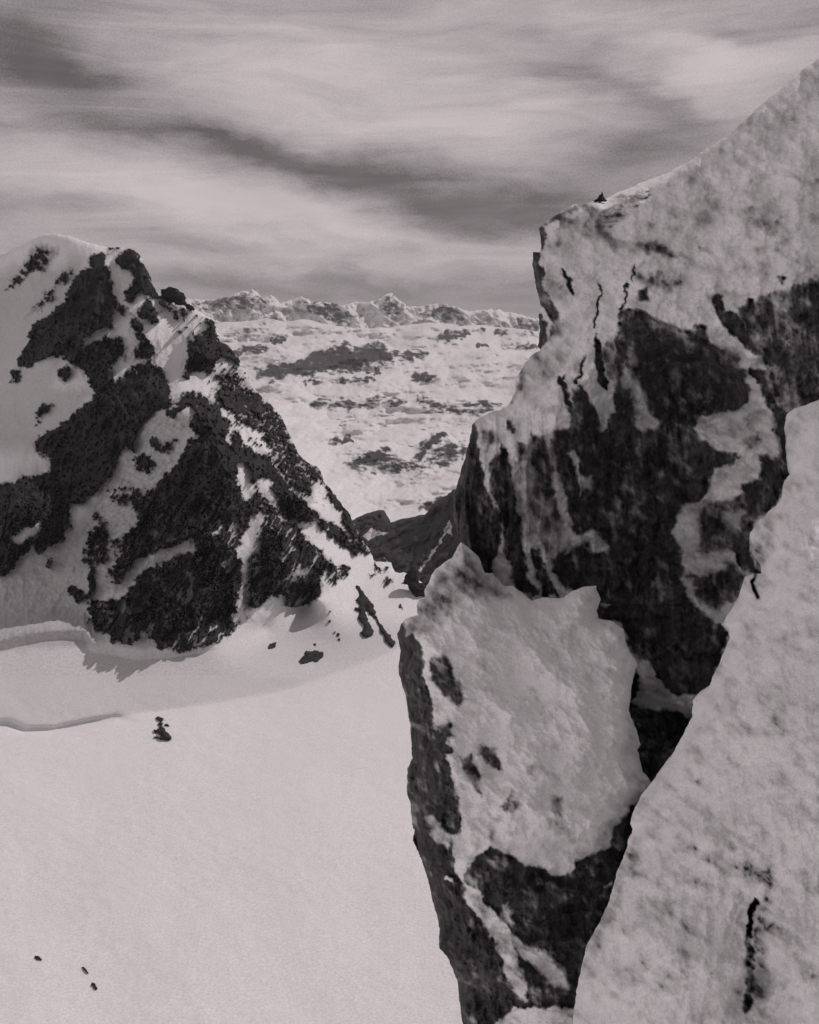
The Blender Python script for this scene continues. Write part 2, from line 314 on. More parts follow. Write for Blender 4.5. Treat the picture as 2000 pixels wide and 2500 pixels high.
ROCK_L = [
 (C1([(40,320),(70,300),(90,270),(120,230),(150,180),(200,185),(235,195),(200,240),(180,270),(120,285),(80,330),(45,350),(20,360)]), .62, 8),
 (C1([(235,300),(300,265),(312,290),(260,340),(240,330)]), .55, 5),
 (C1([(200,360),(240,330),(220,400),(170,440),(105,475),(150,430)]), .48, 5),
 (C1([(365,235),(410,212),(440,212),(455,260),(475,370),(490,410),(475,470),(468,512),(400,535),(350,575),(340,600),(290,580),(230,620),(200,640),(160,660),(130,685),(80,680),(75,640),(110,590),(130,530),(170,490),(230,440),(280,400),(290,370),(300,340),(330,300),(380,260)]), 1, 4),
 (C1([(200,620),(290,580),(350,600),(400,570),(440,540),(460,570),(470,620),(465,680),(475,740),(480,770),(430,780),(390,760),(385,720),(330,690),(280,650),(230,640)]), .95, 5),
 (C1([(490,205),(520,190),(565,190),(590,215),(605,250),(640,330),(665,375),(690,390),(660,395),(620,378),(600,365),(570,390),(545,410),(520,405),(540,350),(560,310),(555,280),(530,270),(500,250),(490,230)]), 1, 3),
 (C1([(465,168),(500,170),(490,182),(470,184)]), 1, 3),
 (C1([(580,450),(600,430),(620,400),(640,405),(650,440),(675,480),(660,500),(640,510),(620,480),(590,475)]), 1, 3),
 (C1([(680,415),(700,415),(705,432),(685,432)]), 1, 3), (C1([(735,450),(752,460),(745,475)]), 1, 3), (C1([(768,435),(790,455),(780,470)]), 1, 3),
 (C1([(500,420),(525,440),(520,465),(505,455)]), 1, 3),
 (C1([(560,470),(590,500),(600,540),(640,590),(655,630),(640,650),(600,640),(570,650),(565,620),(590,600),(580,570),(575,530),(560,500)]), 1, 4),
 (C1([(430,545),(460,570),(500,560),(530,590),(520,620),(530,650),(500,650),(490,680),(460,660),(440,600)]), .8, 6),
 (C1([(490,770),(500,740),(530,710),(570,680),(640,660),(670,690),(700,730),(720,770),(715,820),(730,830),(700,855),(640,880),(600,920),(580,960),(560,1035)])+C2([(530,140),(500,200),(480,260),(450,310),(400,350),(350,390),(300,395),(260,385),(250,300),(215,235),(215,205),(160,180),(150,130)])+
   C1([(140,1010),(160,980),(230,950),(250,930),(300,890),(330,860),(380,830),(410,800),(380,770),(385,720),(430,700),(470,730)]), 1, 4),
 (C1([(870,480),(895,485),(912,520),(922,575),(925,640),(915,670),(885,705),(860,710),(820,690),(790,730),(765,715),(780,690),(795,650),(790,600),(800,570),(850,545),(880,520),(865,500)]), 1, 3),
 (C1([(925,580),(960,590),(990,620),(1020,680),(990,660),(950,645),(930,635)]), 1, 3),
 (C1([(880,710),(960,690),(1010,700),(1060,770),(1100,810),(1000,790),(930,790),(910,740)]), .52, 8),
 (C1([(905,780),(1000,775),(1060,800),(1130,830),(1170,880),(1200,930),(1130,960),(1080,930),(1020,900),(970,870),(920,830)]), .85, 6),
 (C1([(1110,900),(1200,930),(1250,1040),(1200,1100),(1130,1060),(1180,1000)]), .55, 6),
 (C1([(700,870),(760,845),(740,885),(700,900)]), .9, 5), (C1([(740,820),(800,788),(850,800),(870,830),(800,850),(750,860)]), .8, 5),
 (C1([(160,850),(200,835),(230,850),(170,890),(160,930),(150,900)]), .6, 5), (C1([(255,690),(280,680),(297,720),(270,750),(250,740)]), .9, 5), (C1([(50,700),(90,700),(80,740),(50,745)]), .65, 5),
 (C1([(800,840),(860,820),(920,840),(950,900),(975,940),(960,1000),(975,1035)])+C2([(965,130),(1000,230),(1000,330),(1040,400),(1035,480),(1030,560),(980,590),(900,590),(860,600),(820,600),(800,550),(760,560),(700,590),(640,600),(560,640),(530,690),(510,640),(540,600),(530,560),(560,520),(600,520),(620,470),(600,440),(590,400),(650,330),(680,280),(730,250),(760,200),(790,150),(850,110)])+C1([(840,990),(800,930),(820,880)]), 1, 6),
 (C2([(560,740),(600,680),(700,640),(760,600),(820,610),(870,600),(1000,600),(1020,640),(1020,740),(1000,830),(1010,900),(980,940),(900,985),(850,1005),(780,1015),(700,1010),(650,985),(620,950),(600,970),(540,985),(480,980),(455,940),(400,930),(375,880),(380,810),(440,800),(500,800),(540,770)]), 1, 4),
 (C2([(380,430),(440,440),(460,500),(480,560),(450,640),(400,680),(390,700),(370,680),(345,640),(350,590),(360,520),(390,480)]), .58, 10),
 (C2([(430,700),(470,660),(530,600),(540,700),(500,740),(450,730)]), .55, 8), (C2([(480,560),(560,480),(620,470),(600,540),(540,620),(490,640)]), .6, 8),
 (C2([(560,200),(620,180),(650,230),(620,270),(565,245)]), .7, 8), (C2([(440,330),(500,310),(640,330),(660,420),(560,430),(460,400)]), .47, 12), (C2([(690,130),(760,120),(730,180),(700,200),(650,170)]), .52, 8),
 (C2([(640,130),(665,120),(650,165)]), .8, 4), (C2([(570,370),(640,370),(640,470),(600,520),(580,450)]), .75, 8),
 (C2([(280,750),(310,745),(350,770),(380,780),(370,810),(320,805),(285,780)]), 1, 3), (C2([(375,700),(400,690),(395,740),(380,790),(370,760)]), .9, 4),
 (C2([(35,310),(60,295),(160,270),(215,245),(250,300),(250,380),(290,400),(300,450),(300,490),(270,495),(275,540),(240,570),(200,580),(170,610),(145,600),(150,560),(90,620),(50,680),(-100,740),(-100,330)]), .82, 5),
 (C2([(35,550),(110,500),(190,470),(150,520),(80,570)]), .1, 5), (C2([(200,630),(218,635),(210,662)]), 1, 3),
 (C2([(1060,620),(1080,600),(1120,560),(1160,560),(1190,490),(1210,460),(1250,490),(1290,540),(1340,580),(1390,640),(1370,680),(1350,700),(1345,800),(1300,810),(1230,835),(1200,820),(1210,780),(1140,780),(1100,820),(1050,850),(1055,760),(1050,700)]), 1, 4),
 (C2([(1390,650),(1420,660),(1430,720),(1410,735),(1385,700)]), 1, 3), (C2([(1435,655),(1465,665),(1460,700),(1435,695)]), 1, 3),
 (C2([(1090,330),(1150,380),(1200,430),(1200,500),(1160,600),(1110,600),(1080,560),(1100,450)]), .56, 8), (C2([(1040,400),(1080,340),(1100,400),(1060,470),(1035,540)]), .85, 6),
 (C2([(1000,0),(1140,0),(1200,40),(1240,150),(1310,230),(1350,250),(1360,300),(1300,300),(1220,200),(1180,190),(1130,200),(1060,120),(1030,60),(1000,60)]), .62, 6),
 (C2([(960,60),(1000,90),(1020,150),(1130,200),(1170,260),(1240,340),(1300,400),(1340,450),(1400,480),(1450,510),(1520,600),(1500,610),(1450,580),(1400,540),(1350,490),(1290,470),(1220,460),(1180,400),(1140,300),(1100,270),(1075,330),(1060,260),(1030,230),(985,200)]), .97, 4),
 (C2([(1150,200),(1240,200),(1340,260),(1330,300),(1310,380),(1240,340),(1180,260)]), .62, 8),
 (C2([(1360,280),(1400,330),(1460,410),(1490,450),(1510,500),(1570,600),(1520,600),(1480,530),(1440,470),(1450,430),(1400,400),(1370,340)]), .8, 4),
 (C2([(1005,235),(1040,250),(1060,280),(1050,330),(1045,395),(1020,350),(1000,300)]), 0, 2), (C2([(1030,55),(1070,75),(1110,110),(1140,150),(1150,200),(1110,175),(1060,120)]), 0, 3),
 (C2([(930,0),(985,20),(1000,60),(985,110),(975,150),(960,110),(980,60)]), .08, 3),
 (C2([(720,600),(770,565),(820,540),(800,570),(820,605),(780,590)]), .1, 5), (C2([(880,535),(930,490),(950,480),(930,515)]), .1, 4),
 (C2([(1010,700),(1050,690),(1055,800),(1045,890),(1020,850)]), .35, 6), (C2([(600,930),(620,950),(600,975)]), .2, 4), (C2([(530,725),(620,670),(680,640),(740,600),(640,640),(560,690)]), .3, 5),
 (C2([(1025,520),(1060,470),(1075,520),(1060,620),(1040,690),(1020,640)]), .1, 6),
 (C2([(960,860),(1010,850),(1020,890),(990,900)]), .2, 5), (C2([(850,600),(910,600),(900,625),(860,630)]), .45, 5),
 (C2([(690,960),(720,900),(780,860),(800,870),(740,930)]), .62, 8), (C2([(840,740),(900,660),(950,690),(930,740)]), .62, 10), (C2([(560,880),(640,800),(660,820),(600,900)]), .62, 8),
 (Z4([(450,180),(490,160),(500,280),(550,290),(520,330),(460,270)]), 1, 2), (Z4([(600,480),(660,395),(740,470),(720,540),(640,530)]), 1, 2),(Z4([(400,370),(440,370),(430,395)]), 1, 2),(Z4([(650,240),(690,240),(680,285)]), 1, 2),
 (Z4([(860,900),(930,900),(930,920),(870,925)]), .8, 2),
 (C1([(350,575),(400,540),(440,530),(420,560),(360,600)]), .02, 4), (C2([(35,300),(60,270),(160,235),(215,222),(215,240),(150,265)]), .05, 4),
]
SHADE_L = [(C1([(-100,330),(100,250),(250,260),(330,230),(380,500),(240,760),(420,780),(200,1035),(-100,1035)]), .22, 25), (C2([(600,0),(850,0),(800,100),(620,500),(560,760),(400,800),(300,700),(280,560),(520,160)]), .30, 20),  # snow of the shaded flanks painted darker, the shade put into its colour
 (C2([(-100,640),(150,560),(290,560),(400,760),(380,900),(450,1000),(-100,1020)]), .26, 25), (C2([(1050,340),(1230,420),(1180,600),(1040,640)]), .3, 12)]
def peak_rock(x, y):
    r = paint(x, y, ROCK_L, wob=21, wsc=24, seed=21, sm=2.0, oc=6, gn=.68)
    r = np.maximum(r, paint(x, y, SHADE_L, wob=20, wsc=50, seed=28))
    n = fbm((x*.84+y*.54)/6.5, (y*.84-x*.54)/17, oct=5, seed=23, gain=.62)*.66 + fbm((x+y*.55)/30, (y-x*.55)/8, oct=5, seed=24, gain=.6)*.42 + fbm((x-y*.3)/14, (y+x*.3)/40, oct=3, seed=25)*.2
    big = fbm(x/110, y/110, oct=3, seed=26)                 # where ledges hold snow
    speck = sstep(.26, .36, fbm(x/7, y/9, oct=3, seed=29)+.35*fbm((x+y*.6)/24, (y-x*.6)/10, oct=3, seed=30))      # snow caught on small ledges
    r = r + n*sstep(.18, .48, r)*(1-.42*sstep(.75, 1.0, r)*sstep(.35, -.15, big)) - .16*sstep(.8, 1, r)*sstep(0, .5, big)
    vein = sstep(.50, .64, fbm((x*.86+y*.5)/26, (y*.86-x*.5)/95, oct=4, seed=36, ridged=True)+.3*fbm(x/50, y/50, oct=2, seed=37))
    r = r-.75*np.maximum(speck, vein*sstep(1150, 1300, y))*sstep(.75, .95, r)*sstep(700, 900, x*.2+y)
    # stray stones on the sunlit ridge
    band = sstep(-70, -10, -np.abs((x-560)*.86-(y-900)*.52)+30)*sstep(900, 700, x)*sstep(1350, 1100, y)*sstep(560, 700, y+x*.2)
    st = fbm(x/11, y/11, oct=3, seed=27)
    return np.clip(np.maximum(np.maximum(r, sstep(.30, .42, st)*band*.9), shelf_shade(x, y)*sstep(1480, 1580, y)), 0, 1)
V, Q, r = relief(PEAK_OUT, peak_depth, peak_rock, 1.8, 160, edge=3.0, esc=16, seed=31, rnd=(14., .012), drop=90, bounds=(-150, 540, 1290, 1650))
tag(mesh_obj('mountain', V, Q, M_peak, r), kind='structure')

# ------------------------------------------------------------------ the glacier below the peak (continues the same ground towards the viewer)
def field_depth(x, y, r=None):
    t = (HY-y)/F
    flat = 350/np.maximum((y-HY)/F, .05)
    return ground(x, y)
CREV = [(-150, 1765), (20, 1768), (60, 1785), (130, 1783), (200, 1768), (280, 1752), (360, 1770)]
def field(x, y):
    """the snow surface as built, with its swells and drifts"""
    fd = sstep(1650, 1720, y); d = ground(x, y)
    return d*(1+fd*(.003*fbm(x/170, y/120, oct=4, seed=41)+.010*fbm(x/520+.2, y/420, oct=2, seed=46))) + fd*(.12*fbm(x/25, y/16, oct=4, seed=42)+.45*fbm((x+y*.5)/90, (y-x*.5)/22, oct=4, seed=48)) + .15*(1-fd)
gx, gy = np.meshgrid(np.arange(-500, 1500, 4.0), np.concatenate([np.arange(1641, 2200, 3.0), np.arange(2200, 3600, 10.0)]))
D = field(gx, gy)
cd = ldist(gx, gy, CREV); up = np.exp(-(cd/9)**2)
D = D + up*9*sstep(380, 200, gx)
nx = gx.shape[1]; idx = np.arange(gx.size).reshape(gx.shape)
Qf = np.stack([idx[:-1, :-1].ravel(), idx[1:, :-1].ravel(), idx[1:, 1:].ravel(), idx[:-1, 1:].ravel()], 1)
Vf = np.stack([((gx-CX)/F*D).ravel(), D.ravel(), ((HY-gy)/F*D).ravel()], 1)
tag(mesh_obj('snowfield', Vf, Qf, M_field, shelf_shade(gx, gy).ravel()), kind='structure')

# ------------------------------------------------------------------ valley floor reaching the horizon, the distant range and the dark ridge
gx, gy = np.meshgrid(np.linspace(-60000, 60000, 160), np.linspace(-3000, 70000, 160))
z = -1500+fbm(gx/6000, gy/6000, oct=4, seed=51)*120
idx = np.arange(gx.size).reshape(gx.shape)
tag(mesh_obj('ground', np.stack([gx.ravel(), gy.ravel(), z.ravel()], 1), np.stack([idx[:-1, :-1].ravel(), idx[:-1, 1:].ravel(), idx[1:, 1:].ravel(), idx[1:, :-1].ravel()], 1), M_range, np.full(gx.size, .2)), kind='structure')
RANGE_OUT = Z1([(-1500, 120), (-500, 100), (0, 92), (60, 95), (150, 98), (220, 80), (270, 60), (320, 52), (370, 85), (410, 78), (450, 112), (500, 100), (550, 82), (600, 110), (680, 108), (740, 130), (800, 110), (870, 105), (930, 85), (970, 70), (1000, 98), (1040, 130),
  (1100, 132), (1150, 120), (1220, 118), (1300, 140), (1330, 150), (1400, 148), (1480, 150), (1550, 165), (1620, 182), (1700, 200), (2300, 170), (3200, 230)]) + [(2300, 1450), (-400, 1450)]
rng = rbf([(-400, 730, 15000), (500, 730, 15000), (1000, 730, 15500), (1400, 770, 15000), (2300, 780, 15000), (-400, 800, 13500), (500, 800, 13300), (1000, 800, 13600), (1400, 830, 13300), (2300, 830, 13300),
  (400, 880, 11500), (800, 860, 11000), (800, 910, 10200), (1200, 900, 11000), (1300, 960, 10000), (600, 950, 9400), (1000, 985, 8800), (1300, 1010, 8500), (600, 1030, 7800), (900, 1060, 7400), (1200, 1050, 7300),
  (700, 1100, 6600), (900, 1140, 5900), (1100, 1080, 6100), (1150, 1150, 5500), (800, 1200, 5200), (1000, 1250, 4600), (1300, 1250, 4500), (-400, 1100, 6600), (2300, 1100, 6600), (-400, 1450, 3600), (900, 1450, 3600), (2300, 1450, 3600)])
ROCK_F = [(Z1(p), v, s) for p, v, s in [
 ([(40,110),(220,80),(270,70),(380,90),(390,130),(300,150),(200,150),(60,150)], .48, 10), ([(560,110),(700,110),(740,160),(830,185),(760,190),(760,215),(700,210),(650,175),(570,160)], .55, 8),
 ([(900,120),(960,80),(1030,130),(1020,165),(930,160)], .52, 6), ([(1080,150),(1200,120),(1300,140),(1310,220),(1200,200),(1100,180)], .5, 8), ([(1560,190),(1660,210),(1660,250),(1600,240)], .55, 6), ([(1450,240),(1500,235),(1530,265),(1460,265)], .7, 4),
 ([(1380,230),(1410,240),(1400,250)],.6,4),
 ([(1180,280),(1210,250),(1330,245),(1350,265),(1240,295),(1190,298)], .8, 4), ([(1370,303),(1412,303),(1412,318),(1375,318)], .85, 3), ([(1480,318),(1650,312),(1650,325),(1500,328)], .5, 4),
 ([(210,340),(300,320),(380,315),(400,330),(330,350),(230,360)], .62, 6), ([(400,290),(460,275),(465,295),(410,305)], .7, 4), ([(180,260),(300,230),(420,190),(400,220),(280,270)], .35, 12),
 ([(330,430),(400,395),(480,400),(560,370),(600,340),(680,320),(760,305),(800,330),(870,300),(940,305),(985,360),(970,400),(900,390),(820,430),(720,440),(620,440),(500,460),(400,475),(340,465)], .78, 7),
 ([(730,470),(900,466),(900,480),(730,482)], .7, 4), ([(860,435),(910,430),(900,447)], .8, 4), ([(560,490),(640,475),(640,488)], .6, 4), ([(985,345),(1140,350),(1130,368),(1000,375)], .75, 5), ([(1060,460),(1120,440),(1190,450),(1140,475),(1060,475)], .8, 5),
 ([(590,580),(660,560),(740,570),(830,580),(900,560),(1040,570),(1040,590),(880,590),(780,600),(620,605)], .56, 8), ([(1090,550),(1200,580),(1330,590),(1420,570),(1490,600),(1400,630),(1220,625),(1100,600)], .56, 8),
 ([(690,755),(760,745),(790,760),(700,770)], .7, 5), ([(760,870),(830,820),(900,800),(960,790),(1000,840),(1060,850),(1120,880),(1050,900),(900,900),(780,900)], .56, 12), ([(800,850),(940,800),(930,825),(820,860)],.85,5),
 ([(1080,840),(1130,760),(1210,715),(1230,730),(1150,790),(1110,840)], .8, 6), ([(1100,880),(1240,750),(1290,780),(1330,800),(1310,840),(1220,880)], .62, 8), ([(1100,1060),(1180,1030),(1250,1000),(1260,1080),(1100,1090)], .7, 6)]]
def rng_rock(x, y):
    r = paint(x, y, ROCK_F, wob=14, wsc=16, seed=61, sm=1.8)
    return np.clip(r + (fbm(x/12, y/5, oct=5, seed=62, gain=.6)*.5+fbm((x+y)/34, (y-x*.3)/12, oct=3, seed=60)*.6+.06)*sstep(.02, .25, r)*sstep(1.2, .5, r) + .20*np.maximum(fbm(x/70, y/12, oct=5, seed=63, gain=.6)-.04, 0), 0, 1)
def rng_depth(x, y, r):
    d = rng(x, y); top = sstep(850, 740, y)
    n = fbm(x/55, y/22, oct=5, seed=64, ridged=True); n2 = fbm(x/120, y/26, oct=4, seed=65)
    n3 = fbm(x/26, y/30, oct=5, seed=66, ridged=True)
    return d*(1-.007*n*(1-top)-.030*fbm(x/170, y/34, oct=3, seed=69)*(1-top)-.008*n2-.014*n3*top-.02*fbm(x/60, y/60, oct=3, seed=70, ridged=True)*top-.006*sstep(.4, .7, r)*(1+fbm(x/9, y/7, oct=3, seed=67)))
LOW = [(2300, 1450), (-400, 1450)]
HILLS = [  # crest line, distance at the crest and at the foot
 ([(-900,270),(0,225),(120,215),(200,205),(300,200),(380,185),(480,205),(560,190),(620,205),(700,220),(780,230),(860,235),(960,230),(1060,215),(1150,205),(1240,212),(1320,220),(1400,215),(1480,228),(1560,235),(1700,250),(2400,240),(3300,250)], 14000, 9800, 1.0),
 ([(-900,420),(0,400),(200,330),(300,318),(400,300),(480,330),(560,350),(640,322),(760,302),(820,310),(880,296),(945,302),(1000,330),(1100,338),(1200,320),(1330,340),(1450,320),(1560,335),(1700,330),(2400,350),(3300,350)], 11200, 8000, .8),
 ([(-900,520),(0,500),(250,480),(400,478),(520,500),(620,555),(700,560),(800,575),(890,550),(980,560),(1060,575),(1120,545),(1220,570),(1340,580),(1430,560),(1520,585),(1700,560),(2400,560),(3300,570)], 8300, 6400, .7),
 ([(-900,700),(0,690),(300,660),(460,640),(600,660),(700,735),(780,745),(860,770),(960,765),(1060,790),(1130,755),(1215,712),(1290,760),(1400,770),(1600,700),(2400,700),(3300,720)], 6300, 4300, .7)]
V, Q, r = relief(RANGE_OUT[:-2]+[(2300, 900), (-400, 900)], lambda x, y, r: (17500-(y-700)*9)*(1-.045*fbm(x/110, y/90, oct=5, seed=70, ridged=True)-.008*fbm((x-y)/26, (x+y)/60, oct=4, seed=66, ridged=True)), rng_rock, 2.0, 2500, edge=5, esc=13, seed=68, rnd=(10., .02), bounds=(-60, 690, 2100, 900), drop=900)
tag(mesh_obj('mountain_range', V, Q, M_range, r), kind='structure')
for i, (top, d0, d1, am) in enumerate(HILLS):
    P = Z1(top); yt = np.array([p[1] for p in P]); xt = np.array([p[0] for p in P])
    tf = curve(P, 70.)
    def dep(x, y, r, tf=tf):
        u = np.clip((y-tf(x))/(1250-yt.mean() if i == 3 else 160), -.1, 1.5)
        return d0*np.exp(np.log(d1/d0)*u)*(1-am*.085*fbm(x/150+i*7+y/200, y/60, oct=5, seed=300+i)-am*.005*fbm(x/40, y/18, oct=4, seed=320+i, ridged=True)-.004*sstep(.4, .7, r)*(1+fbm(x/9, y/7, oct=3, seed=67)))
    V, Q, r = relief(P+([(3300, 1450), (-900, 1450)] if i == 3 else [(3300, yt.mean()+260), (-900, yt.mean()+260)]), dep, rng_rock, 2.4, 900, edge=3, esc=26, seed=330+i, rnd=(16., .03), bounds=(-60, 690, 2100, 1450), drop=200)
    tag(mesh_obj('hills', V, Q, M_range, r), kind='structure')
RIDGE_OUT = Z1([(300, 1500), (500, 1250), (700, 1160), (780, 1135), (850, 1100), (920, 1083), (940, 1110), (960, 1142), (1030, 1122), (1130, 1102), (1165, 1060), (1190, 1035), (1260, 990), (1500, 900), (1900, 860), (1900, 1700), (300, 1700)])
rdg = rbf([(700, 1270, 3300), (940, 1250, 3200), (1100, 1200, 2900), (1400, 1130, 2600), (1000, 1350, 2750), (1150, 1350, 2500), (700, 1500, 2400), (1000, 1500, 2300), (1400, 1500, 2100), (1150, 1250, 2700)])
def rdg_rock(x, y):
    r = paint(x, y, [(Z1([(830,1210),(880,1165),(910,1180),(965,1190),(860,1225)]), .1, 5), (Z1([(1240,1140),(1200,1230),(1150,1300),(1100,1370),(1060,1400)]), .3, 3, 4), (Z1([(1225,1180),(1255,1150),(1250,1210)]), .2, 5)], base=1, wob=8, wsc=12, seed=71)
    return np.clip(r+fbm((x+y)/5, (y-x)/40, oct=4, seed=72)*.12, 0, 1)
V, Q, r = relief(RIDGE_OUT, lambda x, y, r: rdg(x, y)*(1+.02*fbm((x+y)/45, (y-x)/90, oct=5, seed=73, ridged=True)), rdg_rock, 2.2, 700, edge=3, esc=10, seed=74, rnd=(10., .02), bounds=(600, 1100, 1450, 1560))
tag(mesh_obj('hillside', V, Q, M_ridge, r), kind='structure')

# ------------------------------------------------------------------ near crag
CRAG_OUT = C3([(6000, -3200), (4500, -2600), (3000, -1600), (2050, -740), (1700, -430), (1500, -265), (1330, -115), (1160, 0), (1060, 50), (960, 85), (880, 120), (820, 152), (785, 155), (730, 175), (700, 168), (640, 205), (580, 240), (545, 272), (550, 310), (555, 350), (550, 370), (520, 372), (518, 420), (530, 500), (545, 570),
   (555, 600), (545, 640), (550, 700), (540, 770), (550, 785), (510, 810), (480, 860), (450, 900), (445, 960), (430, 1000), (400, 1030), (330, 1050), (280, 1080), (265, 1100)]) + C4([(255, 120), (240, 190), (210, 280), (185, 360), (185, 450), (200, 530), (220, 560), (260, 640), (300, 800)]) + [(1250, 1900), (1300, 2600), (4500, 2600)]
A3 = lambda p, v, s, *w: (C3(p), v, s)+w
A4 = lambda p, v, s, *w: (C4(p), v, s)+w
A5 = lambda p, v, s, *w: (C5(p), v, s)+w
A6 = lambda p, v, s, *w: (C6(p), v, s)+w
